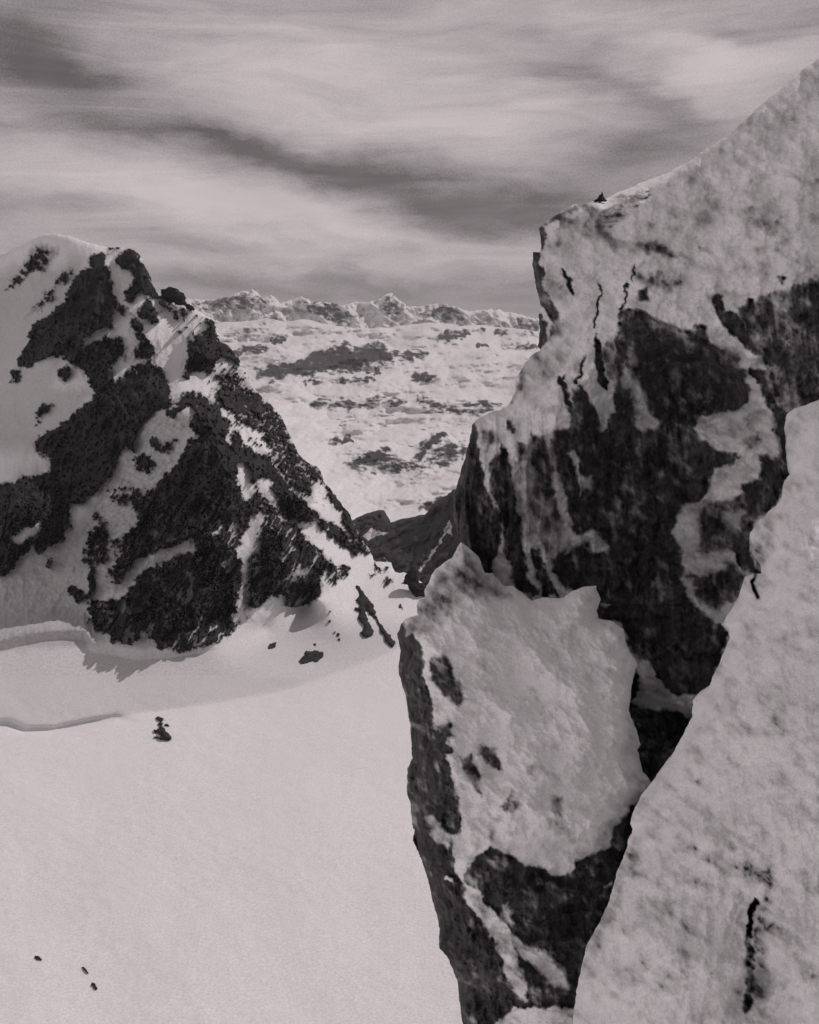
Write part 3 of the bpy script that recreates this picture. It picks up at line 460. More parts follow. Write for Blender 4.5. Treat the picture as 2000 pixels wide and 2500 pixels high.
ROCK_A = [
 A3([(545,265),(640,205),(700,168),(735,175),(700,200),(640,225),(580,255)], .7, 5), A3([(650,225),(720,235),(790,260),(900,330),(1000,340),(960,360),(800,320),(700,300),(660,260)], .42, 14), A3([(740,180),(800,190),(840,240),(800,270),(750,230)], .45, 12),
 A3([(1390,190),(1450,165),(1540,180),(1590,230),(1560,260),(1450,270),(1400,240)], .48, 12), A3([(1440,205),(1510,200),(1530,230),(1460,240)], .25, 12), A3([(990,350),(1040,325),(1110,370),(1160,390),(1120,405),(1060,375),(1000,370)], .62, 7), A3([(960,480),(1040,470),(1140,505),(1100,530),(1000,510)], .6, 12),
 A3([(965,535),(1000,530),(1005,575),(975,570)], .75, 6), A3([(1220,345),(1265,340),(1260,375),(1225,370)], .5, 8), A3([(650,450),(665,490),(688,535)], .9, 3, 5), A3([(560,500),(640,520),(660,560),(600,560)], .35, 14),
 A3([(808,505),(800,560),(790,620),(775,690)], .85, 2.4, 2), A3([(948,430),(935,490)], .8, 2.4, 2), A3([(915,510),(912,560),(890,610)], .9, 2.5, 3),
 A3([(800,150),(880,112),(960,78),(1060,44),(1160,-6),(1150,18),(1090,70),(1020,120),(960,165),(900,200),(850,205),(800,185)], -.35, 5), A3([(860,150),(960,118),(1000,120),(900,165)], .2, 7),  # crest rim painted whiter, sunlight put into the snow's colour
 # left cliff edge
 A3([(540,262),(578,290),(572,350),(548,358)], 1, 3), A3([(505,372),(540,372),(562,450),(567,530),(600,560),(627,640),(638,690),(610,680),(570,610),(540,600),(530,560),(505,420)], 1, 3), A3([(530,610),(578,680),(578,740),(550,790),(525,770)], 1, 3), A3([(600,660),(650,660),(640,720),(590,740)], .55, 8),
 A3([(470,850),(455,960),(425,1005),(440,1010),(470,960),(490,880)], .6, 5), A3([(540,800),(560,880),(470,990)], .35, 12, 14), A3([(640,790),(560,900)], .25, 12, 14),
 # right hand rock
 A3([(900,605),(1000,628),(1130,688),(1200,705),(1210,675),(1250,700),(1270,760),(1340,790),(1400,860),(1435,950),(1420,1010),(1380,1045),(1290,1040),(1220,1070),(1200,1120)])
 if False else (C3([(895,605),(1000,628),(1130,688),(1200,705),(1210,672),(1250,690),(1272,760),(1340,790),(1400,860),(1438,950),(1425,1010),(1380,1045),(1290,1040),(1220,1070),(1200,1110)])+
   C4([(1215,110),(1300,170),(1385,195),(1370,240),(1280,250),(1270,320),(1220,400),(1150,400),(1110,500),(1140,600),(1150,700),(1180,800),(1260,880),(1300,910),(1350,930),(1310,1060),(1250,1200),(1100,1200),(1040,1130),(1000,1060),(955,1050),(915,980),(900,900),(800,880),(790,840),(800,780),(780,740),(690,765),(630,730),(600,650),(640,590),(720,560),(700,450),(680,380),(690,200),(680,60)])+C3([(690,1040),(700,960),(725,950),(760,1000),(800,1085),(830,1110),(845,1060),(862,1040),(868,800),(878,700)]), .93, 5),
 A3([(1010,660),(1200,770),(1400,870),(1380,800),(1260,760),(1100,690)], .82, 10), A3([(880,760),(990,900),(1050,960),(960,900)], .97, 10),
 A3([(895,850),(960,900),(1000,960),(1015,1040),(1050,1080),(1045,1115),(980,1110),(945,1080),(950,1000),(905,930)], .18, 9), A4([(950,60),(1000,30),(1050,60),(1040,80),(960,85)], .2, 7),
 A3([(782,705),(805,760),(820,840),(832,950),(805,930),(785,850)], 1, 3), A3([(740,815),(725,870),(705,930)], .85, 2.5, 3), A3([(628,900),(650,900),(680,1010),(700,1100),(680,1060)], .95, 3), A3([(820,760),(850,740),(868,820),(868,930),(840,900)], .55, 8),
 A3([(835,935),(862,935),(862,1050),(845,1050)], .0, 3), A3([(690,965),(720,945),(770,1000),(810,1090),(810,1208),(700,1208),(690,1060)], .93, 5), A3([(790,1000),(820,1000),(828,1110),(810,1120)], .25, 4),
 # dark pillars below
 A4([(262,50),(290,110),(290,180),(310,260),(330,350),(380,450),(390,560),(345,640),(345,700),(310,700),(290,620),(220,570),(180,530),(165,450),(165,360),(230,190),(250,90)], 1, 3),
 A4([(430,200),(520,230),(600,300),(640,470),(700,560),(600,620),(500,600),(440,420)], .44, 14), A4([(300,100),(350,90),(370,130),(320,160)], .6, 10), A4([(405,50),(430,55),(440,85),(415,80)], .8, 6),
 A4([(385,140),(410,170),(430,240),(440,340),(450,430),(480,560),(515,700),(520,800),(440,760),(420,640),(400,560),(380,450),(340,330),(335,230),(380,190)], .97, 5),
 A4([(515,95),(570,120),(600,200),(605,290),(620,400),(650,480),(600,450),(560,330),(520,230),(500,150)], .85, 7), A4([(455,140),(490,150),(500,215),(460,220)], .78, 7),
 A4([(600,90),(680,75),(720,160),(740,300),(760,520),(700,530),(680,480),(660,380),(630,290),(602,200)], .95, 6), A4([(670,180),(700,180),(725,270),(722,370),(712,300),(690,220)], .12, 4), A4([(610,315),(630,330),(660,450),(655,480),(630,400)], .1, 6),
 A4([(730,285),(765,290),(760,330),(735,330)], .3, 8), A4([(560,600),(640,650),(640,600),(740,560),(860,600),(870,880),(800,880),(780,740),(690,765),(640,730)], .95, 8),
 A4([(640,545),(740,530),(740,550),(660,600)], .28, 9), A4([(740,530),(780,505),(820,540),(848,575),(835,608),(780,595)], .0, 5), A4([(480,550),(510,525),(550,540),(600,650),(660,780),(620,800),(580,700),(540,600),(510,580),(530,760),(500,720)], .0, 4),
 A4([(510,590),(545,585),(580,680),(630,790),(570,785),(530,700)], .97, 4), A4([(500,740),(550,750),(550,780),(515,790)], .9, 4), A4([(805,820),(850,820),(840,840),(810,838)], .05, 3),
 A4([(870,230),(940,350),(940,400),(900,380)], .75, 12), A4([(1000,150),(1100,300),(1050,350)], .80, 22), A4([(900,640),(960,800),(1010,1000),(960,950)], .84, 12), A4([(1060,700),(1120,800),(1140,950),(1080,900)], .86, 15),
 # snow ledges right
 A4([(1205,60),(1260,20),(1330,5),(1400,30),(1410,100),(1380,190),(1300,150),(1210,100)], .0, 5), A4([(1410,30),(1450,-20),(1500,60),(1480,130),(1410,150)], .3, 12), A4([(1415,130),(1470,110),(1470,150),(1420,170)], .75, 7),
 A4([(1480,60),(1530,50),(1540,180),(1500,200)], .15, 10), A4([(1280,250),(1380,230),(1440,170),(1480,200),(1480,290),(1400,320),(1330,370),(1225,400),(1270,320)], .0, 6),
 A4([(1480,195),(1560,205),(1612,235),(1612,275),(1575,300),(1560,370),(1530,420),(1440,480),(1420,380),(1400,320),(1480,290)], .97, 6), A4([(1230,400),(1400,365),(1440,450),(1420,560),(1360,600),(1230,610),(1200,500)], .82, 12), A4([(1320,430),(1400,440),(1390,500),(1340,490)], .3, 12),
 A4([(1110,520),(1150,420),(1210,430),(1225,540),(1195,620),(1175,680),(1195,760),(1160,760),(1155,640),(1150,560)], .05, 8), A4([(1200,620),(1290,610),(1350,600),(1410,680),(1340,660),(1260,690),(1200,680)], .1, 8),
 A4([(1360,590),(1380,560),(1415,480),(1440,480),(1435,600),(1450,650),(1485,690),(1400,680)], 1, 4), A4([(1180,700),(1290,680),(1360,660),(1412,700),(1380,800),(1300,850),(1230,810)], .95, 10), A4([(1250,870),(1340,820),(1370,810),(1340,860),(1290,910)], .12, 8),
 A3([(1440,880),(1480,890),(1530,1020),(1580,1060)], .95, 5, 12), A4([(1530,0),(1585,-10),(1600,230),(1565,210),(1540,100)], .95, 6),
 A3([(1275,560),(1290,545),(1315,555),(1320,600),(1370,622),(1420,700),(1480,800),(1430,790),(1380,740),(1310,660)], .95, 4), A3([(1380,600),(1440,590),(1500,560),(1560,540),(1700,500),(1900,500),(1900,1030),(1580,1035),(1530,980),(1500,850),(1440,720)], .84, 10),
 A3([(1400,640),(1450,640),(1500,800),(1460,780)], .62, 10), A3([(1540,560),(1600,620),(1640,780),(1600,820),(1560,700)], .7, 16), A3([(1425,575),(1450,580),(1455,605),(1430,600)], .95, 4), A3([(1555,475),(1580,480),(1575,500)], .7, 5),
 A3([(1330,620),(1345,560),(1390,570),(1370,625)], .05, 5),
 # gap between pinnacle and slope
 A5([(1000,225),(1030,225),(1040,290),(1000,340)], .97, 3), A5([(1030,190),(1070,180),(1120,270),(1170,312),(1260,320),(1300,300),(1260,400),(1215,400),(1180,365),(1070,360),(1015,335),(1040,260)], .0, 3),
 A5([(990,330),(1020,335),(1070,360),(1180,365),(1210,395),(1260,405),(1160,560),(1095,660),(1000,1000),(900,700)], .98, 4)]
ctA = rbf([(1330, 560, 55), (1300, 640, 54), (1320, 780, 56), (1260, 900, 57), (1160, 1030, 58), (1110, 1220, 57), (1180, 1400, 60), (1480, 510, 53.5), (1600, 440, 52.5), (1716, 366, 52.5), (1800, 400, 50.5), (1800, 270, 52), (1950, 120, 53), (2400, -300, 54), (4200, -1400, 60), (4200, 600, 34), (4200, 2600, 30), (1500, 600, 52), (1500, 750, 50.5), (1440, 880, 51.5), (1700, 600, 50), (1900, 600, 47), (2400, 600, 40),
  (1520, 770, 49), (1700, 830, 49), (1800, 900, 49), (1640, 900, 54), (1750, 980, 55), (1500, 1050, 56), (1600, 1150, 58), (1350, 1100, 55), (1300, 1250, 56.5), (1450, 1300, 58), (1600, 1400, 59), (1700, 1100, 53), (1780, 1060, 52), (1820, 1150, 51), (1750, 1300, 55), (1900, 1000, 47), (1950, 800, 45),
  (1700, 1500, 56), (1650, 1700, 52), (1550, 1800, 57), (1300, 2600, 57), (2400, 2600, 50), (2400, 1400, 44), (1340, 1000, 54), (1200, 1150, 55.5), (1250, 1400, 58)], .003)
CREST = [(1420, 600), (1480, 572), (1542, 525), (1630, 446), (1716, 362), (1790, 280)]
def crag_depth(x, y, r):
    s_ = np.clip((np.interp(x, [p[0] for p in CREST], [p[1] for p in CREST])-y)*.73, 0, 70)*sstep(1800, 1780, x)
    d = ctA(x, y); pn = -.45*(x-CX)/F-.12+.88*(HY-y)/F          # the sunlit shelf behind the edge of the big slope
    shelf = np.clip(-5.4/np.minimum(pn, -.06), d+.6, 76); ms = sstep(0, 7, s_)*sstep(1440, 1510, x); d = d*(1-ms)+shelf*ms
    rr = sstep(.3, .9, r)
    ribs = fbm(x/38, y/170, oct=4, seed=81, ridged=True); blk = fbm(x/90, y/90, oct=5, seed=82); low = sstep(900, 1050, y)
    d = d - (.45+.85*low*sstep(1500, 1300, x))*ribs*(.25+.75*low)*(.4+.6*rr) - 1.3*blk - .07*fbm(x/18, y/22, oct=4, seed=83) + rr*(.7-.35*fbm(x/26, y/34, oct=5, seed=84, ridged=True))
    top = sstep(0, 60, -((x-1490)*.62+(y-560)*.78))
    return d-.25*fbm((x+y*.5)/20, (y-x*.5)/9, oct=4, seed=85)*np.exp(-((x-1620)/140.)**2)*np.exp(-((y-430)/70.)**2)*0 - .12*top*fbm((x+y)/14, (y-x)/60, oct=4, seed=86) - 1.2*ms*fbm(x/30, y/10, oct=4, seed=87)
def rock_fn(items, seed, wob=9, base=0, sm=1.0, rime=.12, mot=.62):
    def f(x, y):
        r = paint(x, y, items, base=base, wob=wob, wsc=24, seed=seed, sm=sm)*.90
        r = r + (fbm((x-y*.14)/15, y/130, oct=5, seed=seed+6)-.02)*.28*sstep(.3, .8, r)
        r = r + fbm(x/24, y/34, oct=5, seed=seed+3)*.24 + (fbm((x+y*.8)/90, (y-x*.8)/34, oct=5, seed=seed+4)*.5+fbm(x/60, y/75, oct=4, seed=seed+7)*.3)*mot + rime*.6*np.clip(1-r, 0, 1) + fbm(x/140, y/140, oct=3, seed=seed+5)*.16
        return np.clip(r + .08*sstep(.6, .9, r), 0, 1.15)
    return f
def solid(name, label, cat, data, mat):
    """a rock with two looks of its own: the bare rock face and the snow lying on it"""
    V, Q, r = data
    root = bpy.data.objects.new(name, None); COL.objects.link(root); b = V[V[:, 2].argmin()]
    root.location = (float(V[:, 0].mean()), float(V[:, 1].mean()), float(V[:, 2].min())); tag(root, label, cat)
    off = np.array(root.location); fr = r[Q].mean(1) > .5
    for nm, m in (('rock_face', fr), ('snow_cover', ~fr)):
        q = Q[m]; u = np.unique(q); rm = np.zeros(len(V), int); rm[u] = np.arange(len(u))
        mesh_obj(nm, V[u]-off, rm[q], mat, r[u], parent=root)
    return root
solid('rock_crag', 'tall dark crag plastered with rime, rising to a snow slope at upper right', 'crag',
      relief(CRAG_OUT, crag_depth, rock_fn(ROCK_A, 91, wob=13, sm=1.5, rime=.40), 2.2, 30, edge=3.5, esc=22, seed=92, rnd=(26., .05), drop=26, dropx=1500, bounds=(1050, -1400, 4200, 2560)), M_crag)

PIN_OUT = (Z4([(1300, 620), (1290, 740), (1190, 800), (1165, 900), (1180, 1050), (1060, 1080), (980, 1110), (900, 1200), (825, 1370), (850, 1500), (880, 1650), (870, 1750), (850, 1900), (870, 2070)]) +
  C5([(140, 310), (160, 420), (167, 550), (147, 590), (147, 680), (160, 720), (165, 780), (175, 850), (180, 870), (200, 941)]) + C6([(165, 80), (175, 120), (170, 160), (190, 200), (220, 290), (245, 390), (260, 440), (270, 500), (270, 575), (300, 600), (320, 650), (340, 690), (345, 740), (380, 1000)]) +
  [(1600, 2620)] + C6([(900, 600), (1010, 200)]) + C5([(1100, 700), (1080, 640), (1050, 600), (1030, 520), (1042, 500), (1030, 450), (995, 370), (1003, 330), (1010, 250), (1025, 200)]) +
  C4([(962, 1095), (950, 1055), (915, 1000), (900, 925), (860, 892), (795, 880), (790, 845), (803, 800), (785, 742), (740, 745), (690, 762), (650, 790), (630, 795), (560, 790), (515, 805), (480, 775), (440, 745), (400, 740), (350, 690), (315, 690), (290, 615), (215, 553), (180, 620), (110, 670)]))
ROCK_B = [
 A4([(0,900),(60,740),(120,670),(215,560),(300,650),(420,740),(380,800),(250,800),(160,880),(80,950)], .46, 14), A4([(170,700),(230,620),(290,660),(320,760),(240,760)], .72, 12), A4([(60,830),(120,760),(160,800),(90,880)], .62, 12), A4([(350,690),(420,750),(440,800),(380,790)], .5, 8),
 A5([(90,60),(130,30),(165,60),(205,130),(218,150),(207,230),(242,330),(252,430),(300,490),(325,503),(330,530),(290,540),(322,620),(345,700),(358,800),(345,860),(320,880),(330,960),(200,960),(140,700),(150,550),(100,200)], 1, 4),
 A5([(205,770),(260,770),(300,820),(330,840),(300,870),(250,830)], .5, 6), A5([(130,30),(180,40),(175,80),(150,85)], .5, 4),
 A5([(228,180),(290,145),(335,230),(375,320),(340,362),(270,300),(235,240)], .82, 9), A5([(260,180),(300,200),(290,230),(265,215)], .6, 8), A5([(415,500),(490,515),(512,600),(470,580),(430,540)], .88, 8), A5([(345,540),(395,535),(425,620),(432,695),(380,640)], .88, 8), A5([(255,430),(310,420),(330,470),(290,480)], .75, 8),
 A5([(495,745),(550,680),(590,735),(540,760)], .72, 7), A5([(605,585),(655,575),(680,600),(640,620)], .4, 9), A5([(700,690),(745,700),(735,760),(705,740)], .6, 10), A5([(460,760),(500,780),(470,860)], .45, 10), A5([(880,300),(960,360)], .35, 7, 5), A5([(700,800),(800,900),(940,800),(1040,680),(1060,640),(900,900),(760,941)], .35, 22),
 A6([(330,960-950),(345,150),(330,180)], .3, 8),
 A6([(130,0),(345,0),(355,100),(330,150),(330,240),(370,340),(380,400),(460,490),(500,560),(530,680),(590,780),(300,1000),(250,575),(150,160)], 1, 5), A6([(205,75),(250,60),(300,130),(330,150),(300,190),(260,170)], .48, 7), A6([(290,300),(320,300),(318,315),(295,312)], .1, 3),
 A6([(325,150),(355,160),(385,240),(372,330),(345,290),(330,220)], .02, 5),
 A6([(365,330),(370,260),(400,240),(470,180),(530,208),(600,253),(660,262),(700,293),(760,295),(800,232),(920,190),(945,110),(1010,30),(1080,0),(1080,300),(900,800),(560,800),(600,720),(560,600),(540,500),(450,400),(410,340)], .98, 5),
 A6([(370,360),(430,360),(475,480),(545,560),(580,640),(610,700),(600,780),(540,710),(490,560),(400,420)], .38, 7), A6([(515,420),(540,395),(545,440),(570,500),(540,480)], .5, 6), A6([(555,530),(600,560),(650,570),(700,610),(750,660),(780,735),(740,715),(700,725),(640,650),(580,600)], .25, 7), A6([(600,650),(660,670),(720,740),(620,740)], .85, 6),
 A6([(480,250),(620,330),(560,300)], .85, 12), A6([(905,340),(935,310),(930,330)], .3, 4)]
ctB = rbf([(985, 1500, 43), (1010, 1600, 42.5), (1020, 1900, 42), (1080, 2200, 41), (1150, 2500, 40), (1050, 1600, 41), (1060, 1900, 40), (1110, 1500, 42), (1110, 1370, 45), (1250, 1450, 45.5), (1400, 1420, 47), (1520, 1520, 46), (1250, 1650, 42), (1400, 1650, 42), (1500, 1800, 40.5), (1300, 1850, 39.5), (1150, 1750, 40),
   (1200, 2000, 38), (1350, 2030, 37.6), (1450, 2030, 38), (1560, 1850, 41), (1560, 2000, 41), (1350, 2150, 39.6), (1450, 2200, 40.2), (1150, 2080, 38.2), (1200, 2250, 38.5), (1300, 2350, 38), (1250, 2600, 37), (1600, 2600, 38), (1600, 2300, 40.5)])
def pin_depth(x, y, r):
    rr = sstep(.3, .9, r)
    return ctB(x, y) - 1.5*fbm(x/115, y/105, oct=5, seed=101, gain=.45) - .10*fbm(x/16, y/16, oct=4, seed=102) + rr*(.35-.28*fbm(x/22, y/36, oct=5, seed=103, ridged=True)) - .25*fbm((x-y)/50, (x+y)/130, oct=4, seed=104, ridged=True)*sstep(2100, 1900, y)
solid('rock_pinnacle', 'near rock pinnacle with a black undercut left edge and a broad snowy front', 'pinnacle',
      relief(PIN_OUT, pin_depth, rock_fn(ROCK_B, 111, wob=12, sm=1.2, rime=.10, mot=.85), 2.2, 14, edge=3.0, esc=20, seed=112, rnd=(60., .06), bounds=(900, 1200, 1900, 2600)), M_pin)

SLOPE_OUT = (C4([(4600, -900), (2300, -420), (1900, -160), (1700, -30), (1620, -2), (1590, 18), (1585, 60), (1600, 230), (1612, 265), (1580, 300), (1568, 370), (1545, 400), (1470, 470), (1435, 520), (1432, 590), (1480, 650), (1484, 690), (1440, 700), (1415, 705), (1380, 800), (1330, 880), (1310, 905), (1345, 935), (1350, 960), (1310, 1060), (1260, 1170)]) +
  C5([(1270, 300), (1240, 330), (1240, 395), (1160, 540), (1095, 628), (1045, 690), (1020, 740), (1000, 800), (1012, 822), (990, 880)]) + C6([(1000, 130), (990, 180), (960, 260), (940, 330), (920, 400), (880, 480), (840, 550), (820, 620), (795, 735), (780, 900)]) + [(1380, 2650), (3800, 2650)])
ROCK_C = [
 A4([(1440,500),(1580,400),(1560,480),(1520,600),(1450,640)], .30, 12), A4([(1440,560),(1470,580),(1485,640),(1450,650)], .6, 8), A4([(1455,700),(1445,740),(1470,790)], .9, 2, 4), A4([(1300,880),(1345,930),(1290,940)], .3, 8),
 A6([(1200,200),(1260,208),(1300,240)], .32, 8, 10), A6([(1320,205),(1345,215),(1360,265),(1430,265),(1500,285),(1550,260),(1545,310),(1500,325),(1400,290),(1335,280)], .36, 10), A6([(1350,130),(1400,150),(1390,190),(1340,180)], .25, 14),
 A6([(1484,385),(1466,450),(1455,520),(1468,590),(1474,640),(1460,700),(1446,800)], .8, 2.5, 6), A6([(1452,530),(1462,640),(1450,800)], .6, 5, 9),
 A6([(1550,260),(1545,400),(1520,480),(1525,600),(1515,760),(1480,760),(1485,600),(1475,500),(1500,420),(1520,340)], .36, 9), A6([(1500,500),(1545,490),(1545,520),(1505,530)], .5, 8),
 A6([(1000,590),(1060,600),(1090,660),(1030,700),(990,640)], .28, 16), A6([(1080,400),(1140,430),(1130,500),(1080,480)], .26, 16), A6([(1010,180),(1040,220),(1020,300),(1000,280)], .32, 12), A6([(1220,290),(1250,320)], .35, 8, 6), A6([(1180,380),(1230,500)], .25, 14, 8), A6([(1300,640),(1340,700)], .25, 12, 10),
 A6([(960,260),(900,420),(850,560),(820,640),(840,640),(900,520),(960,420),(980,320)], .30, 10), A5([(1080,820),(1100,900)], .35, 12, 8)]
ctC = rbf([(1925, 1000, 34), (1900, 1200, 30), (1840, 1350, 30), (1780, 1500, 29.5), (1650, 1800, 28), (1580, 1950, 27.5), (1500, 2150, 26), (1420, 2350, 25), (1380, 2650, 24), (2000, 1400, 26), (1900, 1600, 25.5), (1800, 1800, 25), (2000, 1800, 22.5), (1700, 2050, 24), (1850, 2100, 22), (2000, 2200, 20.5), (1600, 2300, 22.6), (1750, 2350, 21), (1830, 2250, 22.2), (1855, 2400, 21.6), (1900, 2300, 20.2), (1700, 2650, 20), (2100, 2650, 18.5), (2600, 700, 30), (2600, 2000, 18), (2600, 2650, 16), (3600, 600, 26), (3600, 2600, 13)])
def slope_depth(x, y, r):
    rr = sstep(.4, 1., r)
    return ctC(x, y) - .45*fbm((x+y*.3)/110, (y-x*.3)/150, oct=5, seed=121) - .05*fbm(x/22, y/30, oct=4, seed=122) + rr*.8 - .11*fbm(x/60, y/160, oct=4, seed=123, ridged=True)
V, Q, r = relief(SLOPE_OUT, slope_depth, rock_fn(ROCK_C, 131, wob=10, sm=2.0, rime=.26, mot=.85), 2.4, 25, edge=3.5, esc=22, seed=132, rnd=(70., .07), bounds=(1350, 600, 3600, 2600))
tag(mesh_obj('snow_slope', V, Q, M_slope, r), kind='structure')

# ------------------------------------------------------------------ loose rocks and outcrops, each a thing
def boulder(name, label, cat, poly, D, thick, seed, mat=None, group=None, sharp=1.0):
    """a stone with the traced outline: inflated front and back, faceted by noise"""
    P = np.array(poly); st = max((P.max(0)-P.min(0)).max()/70, .5)
    gx, gy = np.meshgrid(np.arange(P[:, 0].min()-2*st, P[:, 0].max()+2*st, st), np.arange(P[:, 1].min()-2*st, P[:, 1].max()+2*st, st))
    sd = sdist(gx, gy, poly); sc_ = max(sd.max(), .5); sd = sd+fbm(gx/sc_/1.2, gy/sc_/1.2, oct=5, seed=seed+50, gain=.65)*sc_*.6; g1, g0 = np.gradient(sd, st); ins = sd > 0
    q = ins[:-1, :-1] | ins[1:, :-1] | ins[:-1, 1:] | ins[1:, 1:]; sn = ~ins
    x = np.where(sn, gx-np.clip(sd*g0, -2*st, 2*st), gx); y = np.where(sn, gy-np.clip(sd*g1, -2*st, 2*st), gy)
    w = max(sd.max(), .1); h = np.sqrt(np.clip(np.maximum(sd, 0)/w, 0, 1)); G = D(x, y) if callable(D) else D
    nz_ = 1+.5*fbm(x/w*.8, y/w*.8, oct=4, seed=seed, ridged=True)
    idx = np.arange(gx.size).reshape(gx.shape); Qa = np.stack([idx[:-1, :-1][q], idx[1:, :-1][q], idx[1:, 1:][q], idx[:-1, 1:][q]], 1)
    Ds = [np.ravel(G-thick*h*nz_*.6+x*0), np.ravel(G+thick*h*.6+1e-3+x*0)]
    VV = [np.stack([(x.ravel()-CX)/F*d, d, (HY-y.ravel())/F*d], 1) for d in Ds]
    V = np.concatenate(VV); Q = np.concatenate([Qa, Qa[:, ::-1]+gx.size]); u = np.unique(Q); rm = np.zeros(len(V), int); rm[u] = np.arange(len(u))
    V = V[u]; Q = rm[Q]; base = np.array([V[:, 0].mean(), V[:, 1].mean(), V[:, 2].min()])
    o = mesh_obj(name, V-base, Q, mat or M_stone, np.ones(len(V)), smooth=True); o.location = base
    return tag(o, label, cat, group)
def on_ground(off): return lambda x, y: field(x, y)+off
U = tr(300, 1680, 200/1725); BL = tr(0, 2200, 400/1725)
boulder('rock_outcrop', 'low black rock with two prongs, alone in the wide snowfield under smaller stones', 'rock', U([(650,880),(690,860),(760,840),(775,790),(820,790),(860,830),(900,860),(930,920),(980,970),(1020,1010),(1040,1060),(960,1095),(860,1090),(780,1080),(730,1045),(680,1045),(665,1025),(700,1010),(760,1030),(810,1010),(800,980),(740,945),(660,940)]), on_ground(-1.5), 9, 201, group='stones standing together in the snowfield')
boulder('rock_outcrop', 'flat topped black stone, topmost of the little group alone in the snowfield', 'rock', U([(685,620),(740,595),(800,615),(850,630),(850,700),(810,720),(780,700),(730,670)]), on_ground(-1.5), 5, 202, group='stones standing together in the snowfield')
boulder('rock_outcrop', 'small grey stone between the top and bottom stones of the snowfield group', 'rock', U([(740,740),(790,715),(850,730),(840,770),(810,800),(770,790),(745,775)]), on_ground(-1.5), 4, 203, group='stones standing together in the snowfield')
boulder('rock_outcrop', 'tiny curved stone right of the little rock group in the snowfield', 'rock', U([(865,780),(910,745),(950,755),(985,800),(940,785),(900,785)]), on_ground(-1.5), 3, 204, group='stones standing together in the snowfield')
boulder('rock', 'small dark oval rock at the lower left corner of the snowfield, leftmost of three', 'rock', BL([(362,585),(375,573),(410,580),(440,605),(440,620),(400,615),(370,600)]), on_ground(-.4), 2, 205, group='small rocks low on the snowfield')
boulder('rock', 'thin slanted dark rock at the bottom of the snowfield, middle of three', 'rock', BL([(860,690),(885,692),(915,725),(935,765),(910,750),(880,715)]), on_ground(-.4), 2, 206, group='small rocks low on the snowfield')
boulder('rock', 'ragged dark rock at the very bottom of the snowfield, lowest of three', 'rock', BL([(960,880),(970,855),(1000,865),(1010,890),(1030,925),(1000,930),(985,900)]), on_ground(-.4), 2, 207, group='small rocks low on the snowfield')
boulder('rock', 'broad lumpy boulder group half buried in the sunlit snow below the peak', 'boulder', C2([(1258,1060),(1280,1035),(1290,1015),(1310,1022),(1325,1010),(1345,1022),(1365,1025),(1360,1042),(1340,1058),(1300,1060),(1270,1068)]), on_ground(-3), 9, 208)
boulder('rock', 'small round boulder in the snow left of the broad lumpy boulder', 'boulder', C2([(1128,995),(1140,985),(1165,978),(1160,1000),(1145,1008),(1130,1008)]), on_ground(-2), 5, 209)
for i, (pp, lb) in enumerate([([(1318,985),(1332,985),(1330,997)], 'tiny stone just above the broad lumpy boulder'), ([(1420,940),(1432,942),(1428,955),(1418,952)], 'tiny stone on the snow left of the forked rock ribs, upper one'),
   ([(1422,965),(1434,962),(1432,975)], 'tiny stone on the snow left of the forked rock ribs, lower one'), ([(1405,935),(1414,934),(1412,944)], 'tiniest dark stone left of the forked rock ribs'), ([(1380,890),(1395,885),(1390,900)], 'pale stone on the snow under the right wall of the peak'), ([(1385,848),(1395,846),(1392,856)], 'little stone just below the foot of the right rock wall')]):
    x, y = C2([pp[0]])[0]; boulder('stone', lb, 'stone', C2(pp), on_ground(-2), 3, 220+i, group='stones scattered on the sunlit snow below the peak')
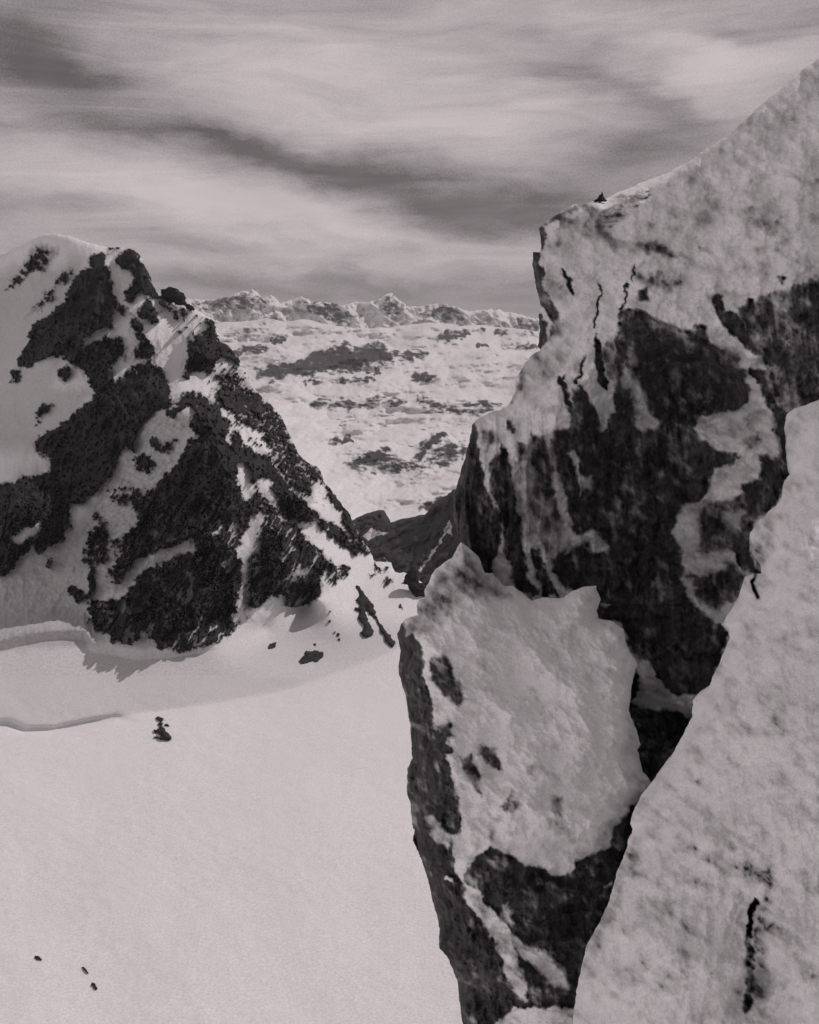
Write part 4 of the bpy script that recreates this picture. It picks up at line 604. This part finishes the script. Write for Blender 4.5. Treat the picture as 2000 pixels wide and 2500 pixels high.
boulder('rock_rib', 'forked black rock rib slanting down the sunlit snow above the col', 'rock rib', Z4([(110,560),(150,545),(190,560),(200,620),(250,660),(310,720),(360,760),(410,850),(430,940),(480,1060),(560,1200),(620,1290),(700,1370),(800,1520),(740,1590),(660,1530),(600,1400),(540,1320),(530,1240),(470,1130),(400,1060),(320,970),
   (295,900),(300,1080),(370,1200),(430,1290),(420,1370),(340,1400),(270,1420),(200,1340),(280,1250),(180,1110),(160,1040),(190,980),(110,960),(120,910),(180,920),(190,870),(120,780),(180,750),(180,640)]), on_ground(-3), 14, 230)
boulder('rock_tower', 'black rock tower standing on the col beside the near pinnacle', 'rock tower', Z4([(1050,210),(1110,200),(1180,270),(1200,400),(1190,500),(1330,520),(1360,720),(1200,760),(1160,850),(1150,1060),(1080,1030),(1100,880),(960,810),(980,770),(1080,760),(1050,660),(1000,540),(900,520),(950,470),(970,430),(950,370),(1000,320)]), 1330, 22, 231)
boulder('summit_block', 'rounded dark block on the skyline ridge right of the summit tower', 'rock', C1([(676,395),(680,358),(710,345),(745,350),(775,370),(788,418),(750,425),(715,412)]), 1492, 16, 232, group='blocks on the skyline ridge')
boulder('summit_block', 'smaller dark block on the skyline below the rounded block', 'rock', C1([(778,422),(800,418),(822,440),(818,448),(788,442)]), 1492, 8, 233, group='blocks on the skyline ridge')
boulder('rock_spike', 'tiny dark spike poking up from the crest of the near crag', 'rock spike', tr(1300, 350, 500/1725)([(510,485),(545,465),(560,440),(580,425),(585,405),(598,440),(615,470),(640,480),(600,500),(550,495)]), 56.0, .5, 234)
# ------------------------------------------------------------------ air between here and the far range
import bmesh
bm = bmesh.new(); bmesh.ops.create_cube(bm, size=1)
for v in bm.verts: v.co = ((v.co.x)*136000, v.co.y*84000+35000, (-1750 if v.co.z < 0 else 900))
me = bpy.data.meshes.new('haze'); bm.to_mesh(me); bm.free(); hz = bpy.data.objects.new('haze', me); COL.objects.link(hz); tag(hz, kind='stuff')
hm = bpy.data.materials.new('thin_air'); hm.use_nodes = True; hn = hm.node_tree; hn.nodes.clear()
ho = hn.nodes.new('ShaderNodeOutputMaterial'); hv = hn.nodes.new('ShaderNodeVolumePrincipled'); hn.links.new(hv.outputs[0], ho.inputs['Volume'])
hv.inputs['Density'].default_value = 1.5e-5; hv.inputs['Color'].default_value = (.9, .9, .9, 1); hv.inputs['Anisotropy'].default_value = .2
me.materials.append(hm)
print('verts', sum(len(o.data.vertices) for o in C.objects if o.type == 'MESH'))
